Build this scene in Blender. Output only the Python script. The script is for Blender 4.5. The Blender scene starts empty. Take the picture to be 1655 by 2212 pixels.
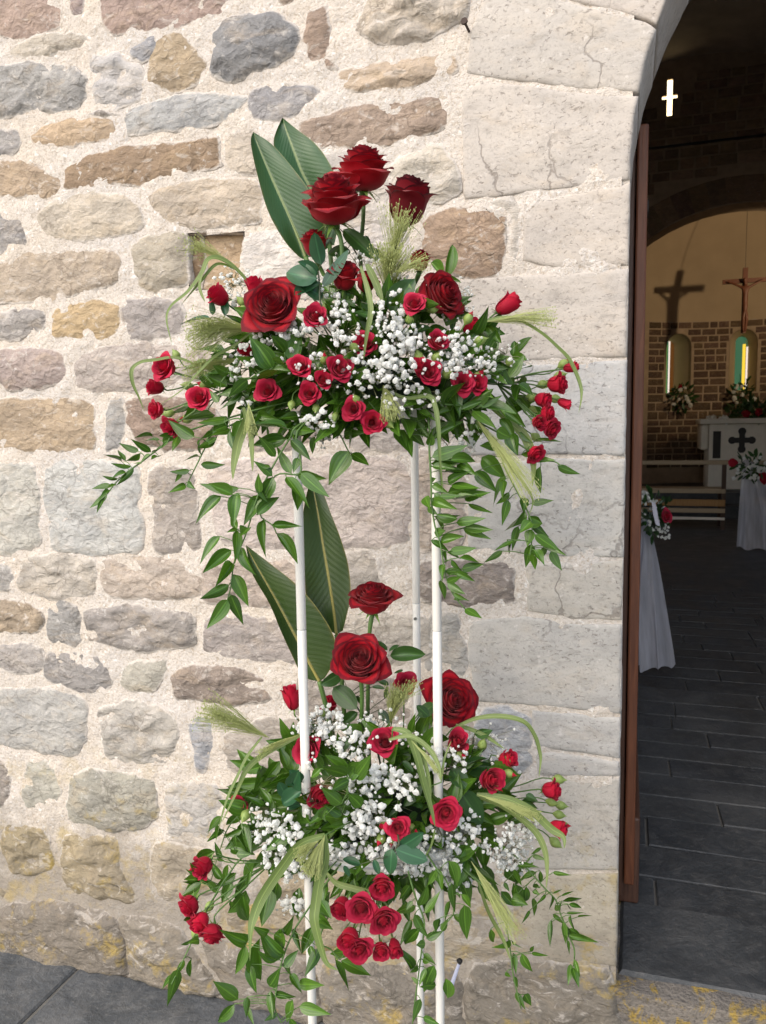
import bpy, bmesh, math, random
import numpy as np
from mathutils import Vector, Matrix, noise
R = math.radians
scene = bpy.context.scene
COL = scene.collection

# ------------------------------------------------------------------ camera
F_PX, CX, CY = 1671.0, 827.5, 1106.0            # photo measured on a 1655 x 2212 grid
YAW, PITCH, ROLL = R(17.5), R(6.1), R(0.9)
CAM = Vector((0.0, -1.585, 1.4))
FWD = Vector((-math.sin(YAW)*math.cos(PITCH), math.cos(YAW)*math.cos(PITCH), -math.sin(PITCH)))
_r0 = Vector((math.cos(YAW), math.sin(YAW), 0)); _u0 = _r0.cross(FWD)
RGT = _r0*math.cos(ROLL) - _u0*math.sin(ROLL)
UPV = _u0*math.cos(ROLL) + _r0*math.sin(ROLL)
cam_d = bpy.data.cameras.new('camera'); cam = bpy.data.objects.new('camera', cam_d); COL.objects.link(cam)
cam.matrix_world = Matrix((( RGT.x, UPV.x, -FWD.x, CAM.x), (RGT.y, UPV.y, -FWD.y, CAM.y), (RGT.z, UPV.z, -FWD.z, CAM.z), (0, 0, 0, 1)))
cam_d.sensor_fit = 'VERTICAL'; cam_d.sensor_height = 36.0; cam_d.lens = F_PX/2212.0*36.0
cam_d.clip_start = 0.02; cam_d.clip_end = 2000
cam_d.dof.use_dof = True; cam_d.dof.focus_distance = 1.3; cam_d.dof.aperture_fstop = 13
scene.camera = cam
# ------------------------------------------------------------------ daylight
SUN_EL, SUN_AZ = R(40), R(-25)                  # azimuth measured from -y (in front of the facade) towards -x
world = bpy.data.worlds.new('World'); scene.world = world; world.use_nodes = True
wn = world.node_tree.nodes; wl = world.node_tree.links
sky = wn.new('ShaderNodeTexSky'); sky.sky_type = 'NISHITA'; sky.sun_disc = False
sky.sun_elevation = SUN_EL
sky.air_density = 1.0; sky.dust_density = 3.0; sky.ozone_density = 1.0
wn['Background'].inputs['Strength'].default_value = 0.15
wl.new(sky.outputs[0], wn['Background'].inputs['Color'])
to_sun = Vector((math.sin(SUN_AZ)*math.cos(SUN_EL), -math.cos(SUN_AZ)*math.cos(SUN_EL), math.sin(SUN_EL)))
sky.sun_rotation = math.atan2(to_sun.x, to_sun.y)
sun_d = bpy.data.lights.new('sun', 'SUN'); sun = bpy.data.objects.new('sun', sun_d); COL.objects.link(sun)
sun_d.energy = 1.5; sun_d.angle = R(100); sun_d.color = (1.0, 0.97, 0.925)
sun.rotation_euler = (-to_sun).to_track_quat('-Z', 'Y').to_euler()
scene.view_settings.view_transform = 'Standard'; scene.view_settings.look = 'None'
scene.view_settings.exposure = 0.64; scene.view_settings.gamma = 1.0; scene.view_settings.use_curve_mapping = False
scene.render.engine = 'CYCLES'
cy_ = scene.cycles; cy_.max_bounces = 5; cy_.diffuse_bounces = 4; cy_.glossy_bounces = 2; cy_.transmission_bounces = 3; cy_.transparent_max_bounces = 6

# ------------------------------------------------------------------ helpers
def U(px, py, d):                                # point at depth d (metres along the view axis)
    return CAM + (FWD + RGT*((px-CX)/F_PX) - UPV*((py-CY)/F_PX))*d
def AT(px, py, Y):                               # point on the plane y = Y
    r = FWD + RGT*((px-CX)/F_PX) - UPV*((py-CY)/F_PX)
    return CAM + r*((Y-CAM.y)/r.y)
def px2m(n, d): return n*d/F_PX
class Z:                                         # reading grid of an enlarged crop
    def __init__(s, x0, y0, w, n): s.x0, s.y0, s.k = x0/1.5734, y0/1.5734, w/n/1.5734
    def __call__(s, x, y): return (s.x0+x*s.k, s.y0+y*s.k)
Z1 = Z(0, 0, 1100, 1655); Z2 = Z(0, 900, 1100, 1655); Z3 = Z(0, 1800, 1100, 1655); Z4 = Z(0, 2600, 1100, 1655)
Z5 = Z(1000, 0, 1200, 1655); Z6 = Z(1400, 900, 900, 1655); Z7 = Z(1400, 1800, 900, 1655); Z8 = Z(1300, 2600, 1000, 1655)
ZA = Z(650, 1400, 600, 1655); ZB = Z(1350, 1300, 630, 1639); ZC = Z(300, 1100, 700, 1655); ZD = Z(550, 2700, 600, 1655)
ZE = Z(1050, 2850, 550, 1655); ZF = Z(1500, 2450, 550, 1622); ZG = Z(600, 800, 700, 1655); ZH = Z(1200, 800, 750, 1655)
ZI = Z(950, 2350, 700, 1655); ZJ = Z(800, 380, 800, 1655); ZK = Z(800, 1900, 800, 1655)
ZO = Z(0, 0, 1.5734, 1)

def mesh(name, verts, faces, mat=None, smooth=False, attrs=None, uvs=None):
    m = bpy.data.meshes.new(name); m.from_pydata([tuple(v) for v in verts], [], faces); m.update()
    if mat: m.materials.append(mat)
    if smooth:
        m.polygons.foreach_set('use_smooth', [True]*len(m.polygons))
    if attrs:
        for k, vals in attrs.items():
            a = m.attributes.new(k, 'FLOAT', 'POINT'); a.data.foreach_set('value', vals)
    if uvs:
        l = m.uv_layers.new(name='UVMap')
        idx = [0]*len(m.loops); m.loops.foreach_get('vertex_index', idx)
        flat = []
        for i in idx: flat += uvs[i]
        l.data.foreach_set('uv', flat)
    return m
def link(name, data, parent=None, M=None):
    o = bpy.data.objects.new(name, data); COL.objects.link(o)
    if parent is not None: o.parent = parent
    if M is not None: o.matrix_basis = M
    return o
def tag(o, label, cat, group=None):
    o['label'] = label; o['category'] = cat
    if group: o['group'] = group
    return o
def thing(name, label, cat, loc=(0, 0, 0), group=None):
    o = bpy.data.objects.new(name, None); COL.objects.link(o); o.location = loc; o.empty_display_size = 0.05
    return tag(o, label, cat, group)
def local(root, M):                              # world matrix -> basis under a translated root
    return Matrix.Translation(-Vector(root.location)) @ M
def part(name, root, verts, faces, mat, smooth=False, attrs=None, uvs=None):
    L = Vector(root.location)
    return link(name, mesh(name, [Vector(v)-L for v in verts], faces, mat, smooth, attrs, uvs), root)
def struct(o): o['kind'] = 'structure'; return o
def stuff(o): o['kind'] = 'stuff'; return o

def tube(pts, rad, sides=6, cap=True):
    pts = [Vector(p) for p in pts]; n = len(pts)
    rr = rad if isinstance(rad, (list, tuple)) else [rad]*n
    V, Fc = [], []
    ref = Vector((0.13, 0.97, 0.2))
    for i, p in enumerate(pts):
        t = (pts[min(i+1, n-1)]-pts[max(i-1, 0)]).normalized()
        a = t.cross(ref)
        if a.length < 0.05: a = t.cross(Vector((1, 0, 0)))
        a.normalize(); b = t.cross(a)
        for k in range(sides):
            an = 2*math.pi*k/sides
            V.append(p + (a*math.cos(an)+b*math.sin(an))*rr[i])
    for i in range(n-1):
        for k in range(sides):
            k2 = (k+1) % sides
            Fc.append((i*sides+k, i*sides+k2, (i+1)*sides+k2, (i+1)*sides+k))
    if cap:
        Fc.append(tuple(range(sides))[::-1]); Fc.append(tuple((n-1)*sides+k for k in range(sides)))
    return V, Fc
def box(x0, x1, y0, y1, z0, z1):
    V = [Vector((x, y, z)) for z in (z0, z1) for y in (y0, y1) for x in (x0, x1)]
    return V, [(0, 2, 3, 1), (4, 5, 7, 6), (0, 1, 5, 4), (1, 3, 7, 5), (3, 2, 6, 7), (2, 0, 4, 6)]
def join(*vf):
    V, Fc = [], []
    for v, f in vf:
        o = len(V); V += list(v); Fc += [tuple(i+o for i in q) for q in f]
    return V, Fc
def spline(pts, n):                              # Catmull-Rom through points (any dimension tuples)
    P = [Vector(p) for p in pts]
    if len(P) == 2: return [P[0].lerp(P[1], i/(n-1)) for i in range(n)]
    out = []
    for i in range(n):
        t = i/(n-1)*(len(P)-1); k = min(int(t), len(P)-2); t -= k
        p0 = P[max(k-1, 0)]; p1 = P[k]; p2 = P[k+1]; p3 = P[min(k+2, len(P)-1)]
        out.append(0.5*((2*p1) + (p2-p0)*t + (2*p0-5*p1+4*p2-p3)*t*t + (3*p1-p0-3*p2+p3)*t*t*t))
    return out
def bevel_obj(o, w=0.004, seg=2):
    b = o.modifiers.new('bevel', 'BEVEL'); b.width = w; b.segments = seg; b.limit_method = 'ANGLE'; return o

# ------------------------------------------------------------------ materials
class NT:
    def __init__(s, name):
        s.m = bpy.data.materials.new(name); s.m.use_nodes = True
        s.t = s.m.node_tree; s.b = s.t.nodes['Principled BSDF']; s.out = s.t.nodes['Material Output']
    def n(s, typ, props=None, **inp):
        nd = s.t.nodes.new('ShaderNode'+typ)
        for k, v in (props or {}).items(): setattr(nd, k, v)
        for k, v in inp.items(): s.set(nd, int(k[1:]) if k[0] == 'i' and k[1:].isdigit() else k.replace('_', ' '), v)
        return nd
    def set(s, nd, k, v):
        sock = nd.inputs[k]
        if hasattr(v, 'is_output') or hasattr(v, 'links'): s.t.links.new(v, sock)
        elif isinstance(v, bpy.types.Node): s.t.links.new(v.outputs[0], sock)
        else:
            if isinstance(v, (tuple, list)) and len(v) == 3 and sock.type == 'RGBA': v = (*v, 1)
            sock.default_value = v
    def P(s, **kw):
        for k, v in kw.items(): s.set(s.b, k.replace('_', ' '), v)
    def pos(s): return s.n('NewGeometry').outputs['Position']
    def noise(s, scale, detail=4, rough=.55, vec=None, dist=0.0):
        return s.n('TexNoise', Vector=vec if vec is not None else s.pos(), Scale=scale, Detail=detail, Roughness=rough, Distortion=dist).outputs['Fac']
    def ramp(s, fac, stops):
        nd = s.n('ValToRGB', i0=fac); cr = nd.color_ramp
        while len(cr.elements) < len(stops): cr.elements.new(.5)
        for e, (p, c) in zip(cr.elements, stops):
            e.position = p; e.color = (*c, 1) if isinstance(c, (tuple, list)) else (c, c, c, 1)
        return nd.outputs[0]
    def mix(s, fac, a, b, mode='MIX'):
        nd = s.n('MixRGB', {'blend_type': mode}); s.set(nd, 0, fac); s.set(nd, 1, a); s.set(nd, 2, b); return nd.outputs[0]
    def math(s, op, a, b=0.0, c=0.0):
        nd = s.n('Math', {'operation': op}); s.set(nd, 0, a); s.set(nd, 1, b); s.set(nd, 2, c); return nd.outputs[0]
    def attr(s, name): return s.n('Attribute', {'attribute_name': name}).outputs['Fac']
    def bump(s, h, strength=.5, dist=.01, nrm=None):
        nd = s.n('Bump', Strength=strength, Distance=dist, Height=h)
        if nrm is not None: s.t.links.new(nrm, nd.inputs['Normal'])
        return nd.outputs[0]
    def translucent(s, col, f, extra=None):
        tr = s.n('BsdfTranslucent', Color=col); mx = s.n('MixShader', i0=f)
        s.t.links.new(s.b.outputs[0], mx.inputs[1]); s.t.links.new(tr.outputs[0], mx.inputs[2]); s.t.links.new(mx.outputs[0], s.out.inputs[0])
def simple(name, col, rough=.6, var=.0, scale=20., **kw):
    m = NT(name)
    if var:
        c = m.mix(m.noise(scale), tuple(x*(1-var) for x in col), tuple(min(1, x*(1+var)) for x in col))
        m.P(Base_Color=c)
    else: m.P(Base_Color=col)
    m.P(Roughness=rough, **kw); return m.m

MORTAR_C = (0.61, 0.56, 0.50)
def mat_mortar():
    m = NT('mortar'); p = m.pos()
    a = m.noise(3.2, 3, .6); b = m.noise(170, 3, .7); c = m.noise(55, 4, .6); z = m.n('SeparateXYZ', i0=p).outputs[2]
    col = m.ramp(a, [(.3, (0.65, 0.57, 0.47)), (.5, (0.625, 0.57, 0.505)), (.72, (0.585, 0.55, 0.515))])
    col = m.mix(m.ramp(b, [(.33, 1.), (.5, 0.)]), col, (0.46, 0.39, 0.31))
    col = m.mix(m.ramp(m.noise(90, 2, .5), [(.62, 0.), (.7, .8)]), col, (0.78, 0.75, 0.70))
    # damp, lichen-stained foot of the wall
    n2 = m.noise(7, 5, .65)
    low = m.n('MapRange', i0=z, i1=.62, i2=.2).outputs[0]
    st = m.ramp(m.math('ADD', m.math('MULTIPLY', low, .55), m.math('MULTIPLY', n2, .8)), [(.62, 0.), (.86, 1.)])
    col = m.mix(m.math('MULTIPLY', st, .8), col, (0.25, 0.22, 0.18))
    ye = m.math('MULTIPLY', m.ramp(m.noise(9, 5, .7, vec=m.n('VectorMath', i0=p, i1=(3.1, 7, 2)).outputs[0]), [(.52, 0.), (.66, 1.)]), m.n('MapRange', i0=z, i1=.75, i2=.45).outputs[0])
    col = m.mix(m.math('MULTIPLY', ye, .5), col, (0.42, 0.31, 0.09))
    h = m.math('ADD', m.math('MULTIPLY', b, .5), c)
    m.P(Base_Color=col, Roughness=.95, Normal=m.bump(h, .75, .008)); m.b.inputs['Specular IOR Level'].default_value = .15
    return m.m
def mat_stone(name, ashlar=False, dark=False):
    m = NT(name); p = m.pos()
    oi = m.n('ObjectInfo'); base = oi.outputs['Color']; rnd = oi.outputs['Random']
    off = m.n('CombineXYZ', i0=m.math('MULTIPLY', rnd, 37.), i1=m.math('MULTIPLY', rnd, 11.), i2=m.math('MULTIPLY', rnd, 23.))
    v = m.n('VectorMath', i0=p, i1=off).outputs[0]
    vs = m.n('Mapping', i0=v, i3=(1, 1, 1.9)).outputs[0]
    big = m.noise(9 if not ashlar else 6, 5, .6, vs, .4); mid = m.noise(38, 4, .65, vs); fine = m.noise(210, 3, .7, v)
    col = m.mix(m.ramp(big, [(.3, 0.), (.7, 1.)]), m.mix(1., base, (.76, .76, .77) if not ashlar else (.86, .87, .89), 'MULTIPLY'), m.mix(1., base, (1.17, 1.15, 1.12) if not ashlar else (1.10, 1.09, 1.07), 'MULTIPLY'))
    col = m.mix(m.math('MULTIPLY', m.ramp(m.noise(13, 4, .6, vs, .8), [(.52, 0.), (.68, 1.)]), .45 if not ashlar else .28), col, m.mix(.5, base, (0.50, 0.36, 0.20)))
    col = m.mix(m.ramp(mid, [(.30, .45), (.48, 0.)]), col, m.mix(1., base, (.55, .54, .53), 'MULTIPLY'))
    col = m.mix(m.ramp(fine, [(.33, .35), (.47, 0.)]), col, m.mix(1., base, (.5, .5, .5), 'MULTIPLY'))
    col = m.mix(m.ramp(m.noise(62, 3, .6, v), [(.63, 0.), (.72, .7)]), col, m.mix(.5, base, (.74, .70, .66)))
    if ashlar:    # pock marks of the dressed blocks
        pit = m.ramp(m.noise(105, 3, .6, m.n('Mapping', i0=v, i3=(1, 1, 1.5)).outputs[0], .6), [(.30, 1.), (.42, 0.)])
        pitm = m.math('MULTIPLY', pit, m.ramp(m.noise(5.5, 2, .5, v), [(.33, .12), (.52, 1.)]))
        col = m.mix(m.math('MULTIPLY', pitm, .62), col, m.mix(1., base, (.38, .35, .33), 'MULTIPLY'))
        vo = m.n('TexVoronoi', {'feature': 'DISTANCE_TO_EDGE'}, Vector=m.n('Mapping', i0=m.n('VectorMath', i0=v, i1=m.n('VectorMath', {'operation': 'SCALE'}, i0=m.n('TexNoise', Vector=v, Scale=14., Detail=4.).outputs['Color'], Scale=.11).outputs[0]).outputs[0], i3=(5.2, 5.2, 2.4)).outputs[0], Scale=1.)
        cr = m.ramp(vo.outputs[0], [(.004, 1.), (.014, 0.)])
        crm = m.math('MULTIPLY', cr, m.ramp(m.noise(4, 2, .5, v), [(.47, 0.), (.58, .75)]))
        col = m.mix(crm, col, m.mix(1., base, (.45, .43, .42), 'MULTIPLY'))
    # smears of mortar over the arrises
    e = m.attr('edge')
    em = m.ramp(m.math('ADD', m.math('MULTIPLY', e, .75), m.math('MULTIPLY', m.noise(46, 4, .6), .7)), [(.70, 0.), (.88, 1.)])
    if not dark: col = m.mix(m.math('MULTIPLY', em, .8), col, MORTAR_C)
    z = m.n('SeparateXYZ', i0=p).outputs[2]
    if not dark:                  # damp grime patches near the ground
        gr = m.ramp(m.math('ADD', m.math('MULTIPLY', m.n('MapRange', i0=z, i1=.62, i2=.15).outputs[0], .5), m.math('MULTIPLY', m.noise(7, 5, .65), .85)), [(.60, 0.), (.82, 1.)])
        col = m.mix(m.math('MULTIPLY', gr, .55), col, (0.20, 0.175, 0.14))
    ye = m.math('MULTIPLY', m.ramp(m.noise(10, 5, .7, vec=m.n('VectorMath', i0=p, i1=(3.1, 7, 2)).outputs[0]), [(.54, 0.), (.66, 1.)]), m.n('MapRange', i0=z, i1=.66, i2=.40).outputs[0])
    if not dark: col = m.mix(m.math('MULTIPLY', ye, .65), col, (0.40, 0.285, 0.06))
    if not dark and not ashlar:   # mortar wash left on the faces, hairline fractures
        ws = m.ramp(m.noise(17, 6, .68, vs, 1.2), [(.56, 0.), (.64, 1.)])
        col = m.mix(m.math('MULTIPLY', ws, .42), col, MORTAR_C)
        fv = m.n('TexVoronoi', {'feature': 'DISTANCE_TO_EDGE'}, Vector=m.n('Mapping', i0=m.n('VectorMath', i0=v, i1=m.n('VectorMath', {'operation': 'SCALE'}, i0=m.n('TexNoise', Vector=v, Scale=25., Detail=5.).outputs['Color'], Scale=.09).outputs[0]).outputs[0], i3=(15, 15, 27)).outputs[0], Scale=1.).outputs[0]
        fr = m.math('MULTIPLY', m.ramp(fv, [(.01, 1.), (.06, 0.)]), m.ramp(m.noise(11, 3, .6, v), [(.42, 0.), (.6, 1.)]))
        col = m.mix(m.math('MULTIPLY', fr, .55), col, m.mix(1., base, (.42, .40, .38), 'MULTIPLY'))
    vr = m.n('TexVoronoi', {'feature': 'F1', 'distance': 'CHEBYCHEV'}, Vector=m.n('Mapping', i0=m.n('VectorMath', i0=v, i1=m.n('VectorMath', {'operation': 'SCALE'}, i0=m.n('TexNoise', Vector=v, Scale=30., Detail=1.).outputs['Color'], Scale=.05).outputs[0]).outputs[0], i3=(30, 30, 62)).outputs[0], Scale=1.).outputs['Distance']
    h = m.math('ADD', m.math('MULTIPLY', mid, .8), m.math('MULTIPLY', fine, .25))
    if ashlar: h = m.math('SUBTRACT', m.math('SUBTRACT', m.math('MULTIPLY', h, .6), m.math('MULTIPLY', pitm, .8)), m.math('MULTIPLY', crm, .6))
    elif dark: h = m.math('ADD', h, m.math('MULTIPLY', vr, .9))
    else: h = m.math('ADD', m.math('MULTIPLY', h, 1.1), m.math('MULTIPLY', vr, 1.0))
    m.P(Base_Color=col, Roughness=.88, Normal=m.bump(h, .62 if not ashlar else .42, .008 if not ashlar else .006)); m.b.inputs['Specular IOR Level'].default_value = .25
    return m.m
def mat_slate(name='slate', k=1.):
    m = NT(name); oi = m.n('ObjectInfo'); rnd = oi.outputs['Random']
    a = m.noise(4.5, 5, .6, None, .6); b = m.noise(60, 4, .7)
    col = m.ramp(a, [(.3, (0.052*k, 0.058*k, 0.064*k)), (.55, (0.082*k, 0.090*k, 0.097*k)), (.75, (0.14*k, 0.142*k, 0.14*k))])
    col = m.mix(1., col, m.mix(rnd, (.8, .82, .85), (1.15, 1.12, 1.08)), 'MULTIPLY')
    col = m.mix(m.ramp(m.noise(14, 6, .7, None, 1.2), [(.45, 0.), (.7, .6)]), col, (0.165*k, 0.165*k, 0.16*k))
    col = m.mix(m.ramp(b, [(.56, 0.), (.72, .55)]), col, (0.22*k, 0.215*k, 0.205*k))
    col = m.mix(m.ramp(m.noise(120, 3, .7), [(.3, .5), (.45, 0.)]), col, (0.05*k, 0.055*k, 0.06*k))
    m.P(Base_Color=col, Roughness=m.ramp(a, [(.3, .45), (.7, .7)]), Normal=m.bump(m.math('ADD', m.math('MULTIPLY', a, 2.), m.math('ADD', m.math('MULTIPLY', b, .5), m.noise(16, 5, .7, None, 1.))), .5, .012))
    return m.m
def mat_step():
    m = NT('lichen_step'); p = m.pos()
    a = m.noise(6, 5, .65); b = m.noise(120, 3, .7)
    col = m.ramp(a, [(.3, (0.12, 0.11, 0.10)), (.55, (0.22, 0.195, 0.165)), (.75, (0.30, 0.27, 0.235))])
    ye = m.ramp(m.noise(16, 5, .7, None, .5), [(.52, 0.), (.60, 1.)])
    col = m.mix(m.math('MULTIPLY', ye, .85), col, (0.40, 0.27, 0.045))
    col = m.mix(m.ramp(b, [(.35, .6), (.5, 0.)]), col, (0.08, 0.07, 0.06))
    m.P(Base_Color=col, Roughness=.95, Normal=m.bump(m.math('ADD', m.noise(30, 5, .7), m.math('MULTIPLY', b, .4)), .9, .012)); return m.m
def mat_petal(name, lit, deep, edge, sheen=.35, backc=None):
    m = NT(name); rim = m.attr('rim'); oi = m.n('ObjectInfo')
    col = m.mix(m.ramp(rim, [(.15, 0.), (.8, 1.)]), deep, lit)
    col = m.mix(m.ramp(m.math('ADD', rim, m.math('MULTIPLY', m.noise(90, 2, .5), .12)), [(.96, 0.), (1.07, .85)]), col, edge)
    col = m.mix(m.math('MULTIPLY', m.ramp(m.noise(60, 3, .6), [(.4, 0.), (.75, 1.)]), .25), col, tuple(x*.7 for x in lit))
    col = m.mix(1., col, m.mix(oi.outputs['Random'], (.78, .75, .75), (1.22, 1.2, 1.2)), 'MULTIPLY')
    if backc: col = m.mix(m.math('MULTIPLY', m.n('NewGeometry').outputs['Backfacing'], .55), col, backc)
    uv = m.n('UVMap')
    m.P(Base_Color=col, Roughness=.62, Sheen_Weight=sheen, Sheen_Roughness=.45, Sheen_Tint=(1., .35, .35, 1), Normal=m.bump(m.n('TexWave', Vector=uv.outputs[0], Scale=9., Distortion=2.).outputs['Fac'], .12, .002))
    m.b.inputs['Specular IOR Level'].default_value = .25
    m.translucent(col, .28); return m.m
def mat_leaf(name, a, b, rough=.33, vein=.3, tr=.18, back=1.3, freq=16.):
    m = NT(name); oi = m.n('ObjectInfo'); uv = m.n('UVMap').outputs[0]; sx = m.n('SeparateXYZ', i0=uv)
    col = m.mix(oi.outputs['Random'], a, b)
    col = m.mix(m.math('MULTIPLY', m.noise(24, 3, .6), .5), col, tuple(x*.55 for x in a))
    w = m.n('TexWave', Vector=m.n('CombineXYZ', i0=sx.outputs[0]), Scale=freq*.05, Distortion=0.).outputs['Fac']
    ww = m.math('SINE', m.math('MULTIPLY', sx.outputs[0], freq*2))
    col = m.mix(m.math('MULTIPLY', m.ramp(ww, [(.6, 0.), (1., 1.)]), vein*.6), col, tuple(min(1, x*1.7) for x in b))
    mr = m.ramp(m.math('ABSOLUTE', m.math('SUBTRACT', sx.outputs[0], .5)), [(.02, 1.), (.06, 0.)])
    col = m.mix(m.math('MULTIPLY', mr, .4), col, tuple(min(1, x*2.0) for x in b))
    col = m.mix(m.n('NewGeometry').outputs['Backfacing'], col, m.mix(1., col, (back, back, back), 'MULTIPLY'))
    m.P(Base_Color=col, Roughness=rough, Normal=m.bump(ww, vein*.25, .002)); m.b.inputs['Specular IOR Level'].default_value = .5
    m.translucent(m.mix(1., col, (1.2, 1.5, .6), 'MULTIPLY'), tr); return m.m
def mat_strelitzia(name, a, b, rib):
    m = NT(name); uv = m.n('UVMap').outputs[0]; s = m.n('SeparateXYZ', i0=uv)
    au = m.math('ABSOLUTE', m.math('SUBTRACT', s.outputs[0], .5))       # 0 midrib .. .5 edge
    ph = m.math('SUBTRACT', m.math('MULTIPLY', s.outputs[1], 1.), m.math('MULTIPLY', au, .34))
    ph = m.math('ADD', ph, m.math('MULTIPLY', m.noise(11, 3, .6), .035))
    w1 = m.math('SINE', m.math('MULTIPLY', ph, 150.)); w2 = m.math('SINE', m.math('MULTIPLY', ph, 520.))
    col = m.mix(m.ramp(m.noise(9, 4, .6), [(.3, 0.), (.7, 1.)]), a, b)
    col = m.mix(m.ramp(w1, [(.6, 0.), (1., .06)]), col, tuple(x*1.5 for x in b))
    col = m.mix(m.math('MULTIPLY', m.ramp(m.math('ADD', au, m.math('MULTIPLY', m.noise(30, 4, .7), .16)), [(.53, 0.), (.60, 1.)]), .6), col, (0.16, 0.12, 0.035))
    col = m.mix(m.ramp(au, [(.015, 1.), (.035, 0.)]), col, rib)
    col = m.mix(m.ramp(au, [(.485, 0.), (.497, .7)]), col, tuple(x*1.0 for x in rib))
    h = m.math('ADD', w1, m.math('MULTIPLY', w2, .3))
    h = m.math('MULTIPLY', h, m.ramp(m.noise(16, 3, .6), [(.3, .25), (.7, 1.)]))
    m.P(Base_Color=col, Roughness=m.ramp(m.noise(7, 3, .6), [(.3, .2), (.7, .42)]), Normal=m.bump(h, .10, .003)); m.b.inputs['Specular IOR Level'].default_value = .5
    m.translucent(m.mix(1., col, (1.2, 1.5, .5), 'MULTIPLY'), .12); return m.m
def mat_wood(name, a, b, rough=.5):
    m = NT(name); p = m.pos()
    g = m.noise(14, 5, .6, m.n('Mapping', i0=p, i3=(9, 9, .5)).outputs[0], .6); k = m.noise(3, 4, .6)
    col = m.mix(m.ramp(g, [(.3, 0.), (.7, 1.)]), a, b)
    col = m.mix(m.ramp(m.noise(30, 5, .7, m.n('Mapping', i0=p, i3=(1, 1, .35)).outputs[0]), [(.62, 0.), (.75, .8)]), col, tuple(x*.3 for x in a))
    m.P(Base_Color=col, Roughness=rough, Normal=m.bump(g, .35, .003)); return m.m

M = {}
M['mortar'] = mat_mortar(); M['stone'] = mat_stone('rubble_stone'); M['ashlar'] = mat_stone('dressed_stone', True); M['instone'] = mat_stone('interior_stone', False, True)
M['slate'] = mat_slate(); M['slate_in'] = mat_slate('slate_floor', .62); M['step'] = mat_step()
M['rose'] = mat_petal('dark_red_petal', (0.42, 0.006, 0.016), (0.20, 0.003, 0.010), (0.12, 0.002, 0.010))
M['rose_dark'] = mat_petal('burgundy_petal', (0.20, 0.004, 0.012), (0.11, 0.002, 0.01), (0.03, 0.002, 0.006), .5)
M['spray'] = mat_petal('bright_red_petal', (0.56, 0.009, 0.042), (0.34, 0.004, 0.020), (0.46, 0.008, 0.04), .25, (0.58, 0.03, 0.09))
M['leaf'] = mat_leaf('ruscus_leaf', (0.035, 0.090, 0.009), (0.076, 0.160, 0.018), .26)
M['leaf_dark'] = mat_leaf('rose_leaf', (0.024, 0.066, 0.016), (0.048, 0.112, 0.024), .36, .15)
M['leaf_blue'] = mat_leaf('glossy_leaf', (0.020, 0.075, 0.030), (0.035, 0.105, 0.045), .28, .1)
M['grass'] = mat_leaf('grass_blade', (0.14, 0.21, 0.055), (0.21, 0.27, 0.085), .5, .5, .25, 1.1, 22.)
M['plume'] = simple('grass_plume', (0.34, 0.38, 0.13), .7)
M['stem'] = simple('green_stem', (0.085, 0.17, 0.035), .5, .25)
M['stem_dark'] = simple('dark_stem', (0.06, 0.075, 0.035), .55, .3)
M['sepal'] = mat_leaf('sepal', (0.13, 0.24, 0.045), (0.20, 0.31, 0.075), .45, .15, .2)
M['bud'] = simple('green_bud', (0.24, 0.33, 0.08), .5, .2, 80.)
M['gyp'] = NT('baby_breath_petal').m
g = NT('white_petal'); g.P(Base_Color=(0.93, 0.94, 0.91), Roughness=.7); g.translucent((.92, .92, .88, 1), .5); M['gyp'] = g.m
M['twig'] = simple('pale_twig', (0.17, 0.18, 0.085), .6)
M['white'] = simple('white_lacquer', (0.79, 0.77, 0.71), .32, .03, 6.)
M['foam'] = simple('floral_foam', (0.012, 0.028, 0.012), .95)
M['strel'] = mat_strelitzia('strelitzia_leaf', (0.032, 0.085, 0.030), (0.048, 0.115, 0.038), (0.20, 0.27, 0.10))
M['strel2'] = mat_strelitzia('strelitzia_leaf_under', (0.030, 0.062, 0.016), (0.050, 0.088, 0.022), (0.30, 0.27, 0.07))
M['door'] = mat_wood('door_wood', (0.085, 0.025, 0.010), (0.18, 0.060, 0.023))
M['door_dark'] = mat_wood('door_rebate_wood', (0.05, 0.022, 0.014), (0.10, 0.045, 0.026))
# ================================================================== the facade wall
DOOR_X0, DOOR_ZS = -0.002, 1.87                  # left jamb, springing of the arch
DOOR_R = 0.80; DOOR_CX = DOOR_X0 + DOOR_R
def lin(c):
    g_ = .3*c[0]+.59*c[1]+.11*c[2]; c = [v*.80+g_*.20 for v in c]
    return tuple(min(.8, 1.10*(.97*v+.03*.56)**1.52) for v in c)
def chaikin(P, n):
    for _ in range(n):
        Q = []
        for i in range(len(P)):
            a, b = P[i], P[(i+1) % len(P)]
            w = .15; Q += [(a[0]*(1-w)+b[0]*w, a[1]*(1-w)+b[1]*w), (a[0]*w+b[0]*(1-w), a[1]*w+b[1]*(1-w))]
        P = Q
    return P
def resample(P, step):
    out = []
    for i in range(len(P)):
        a, b = P[i], P[(i+1) % len(P)]
        L = math.hypot(b[0]-a[0], b[1]-a[1]); n = max(1, int(round(L/step)))
        for k in range(n): out.append((a[0]+(b[0]-a[0])*k/n, a[1]+(b[1]-a[1])*k/n))
    return out
RINGS = [1.0, .985, .96, .92, .86, .78, .69, .59, .48, .36, .24, .12]
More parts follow.
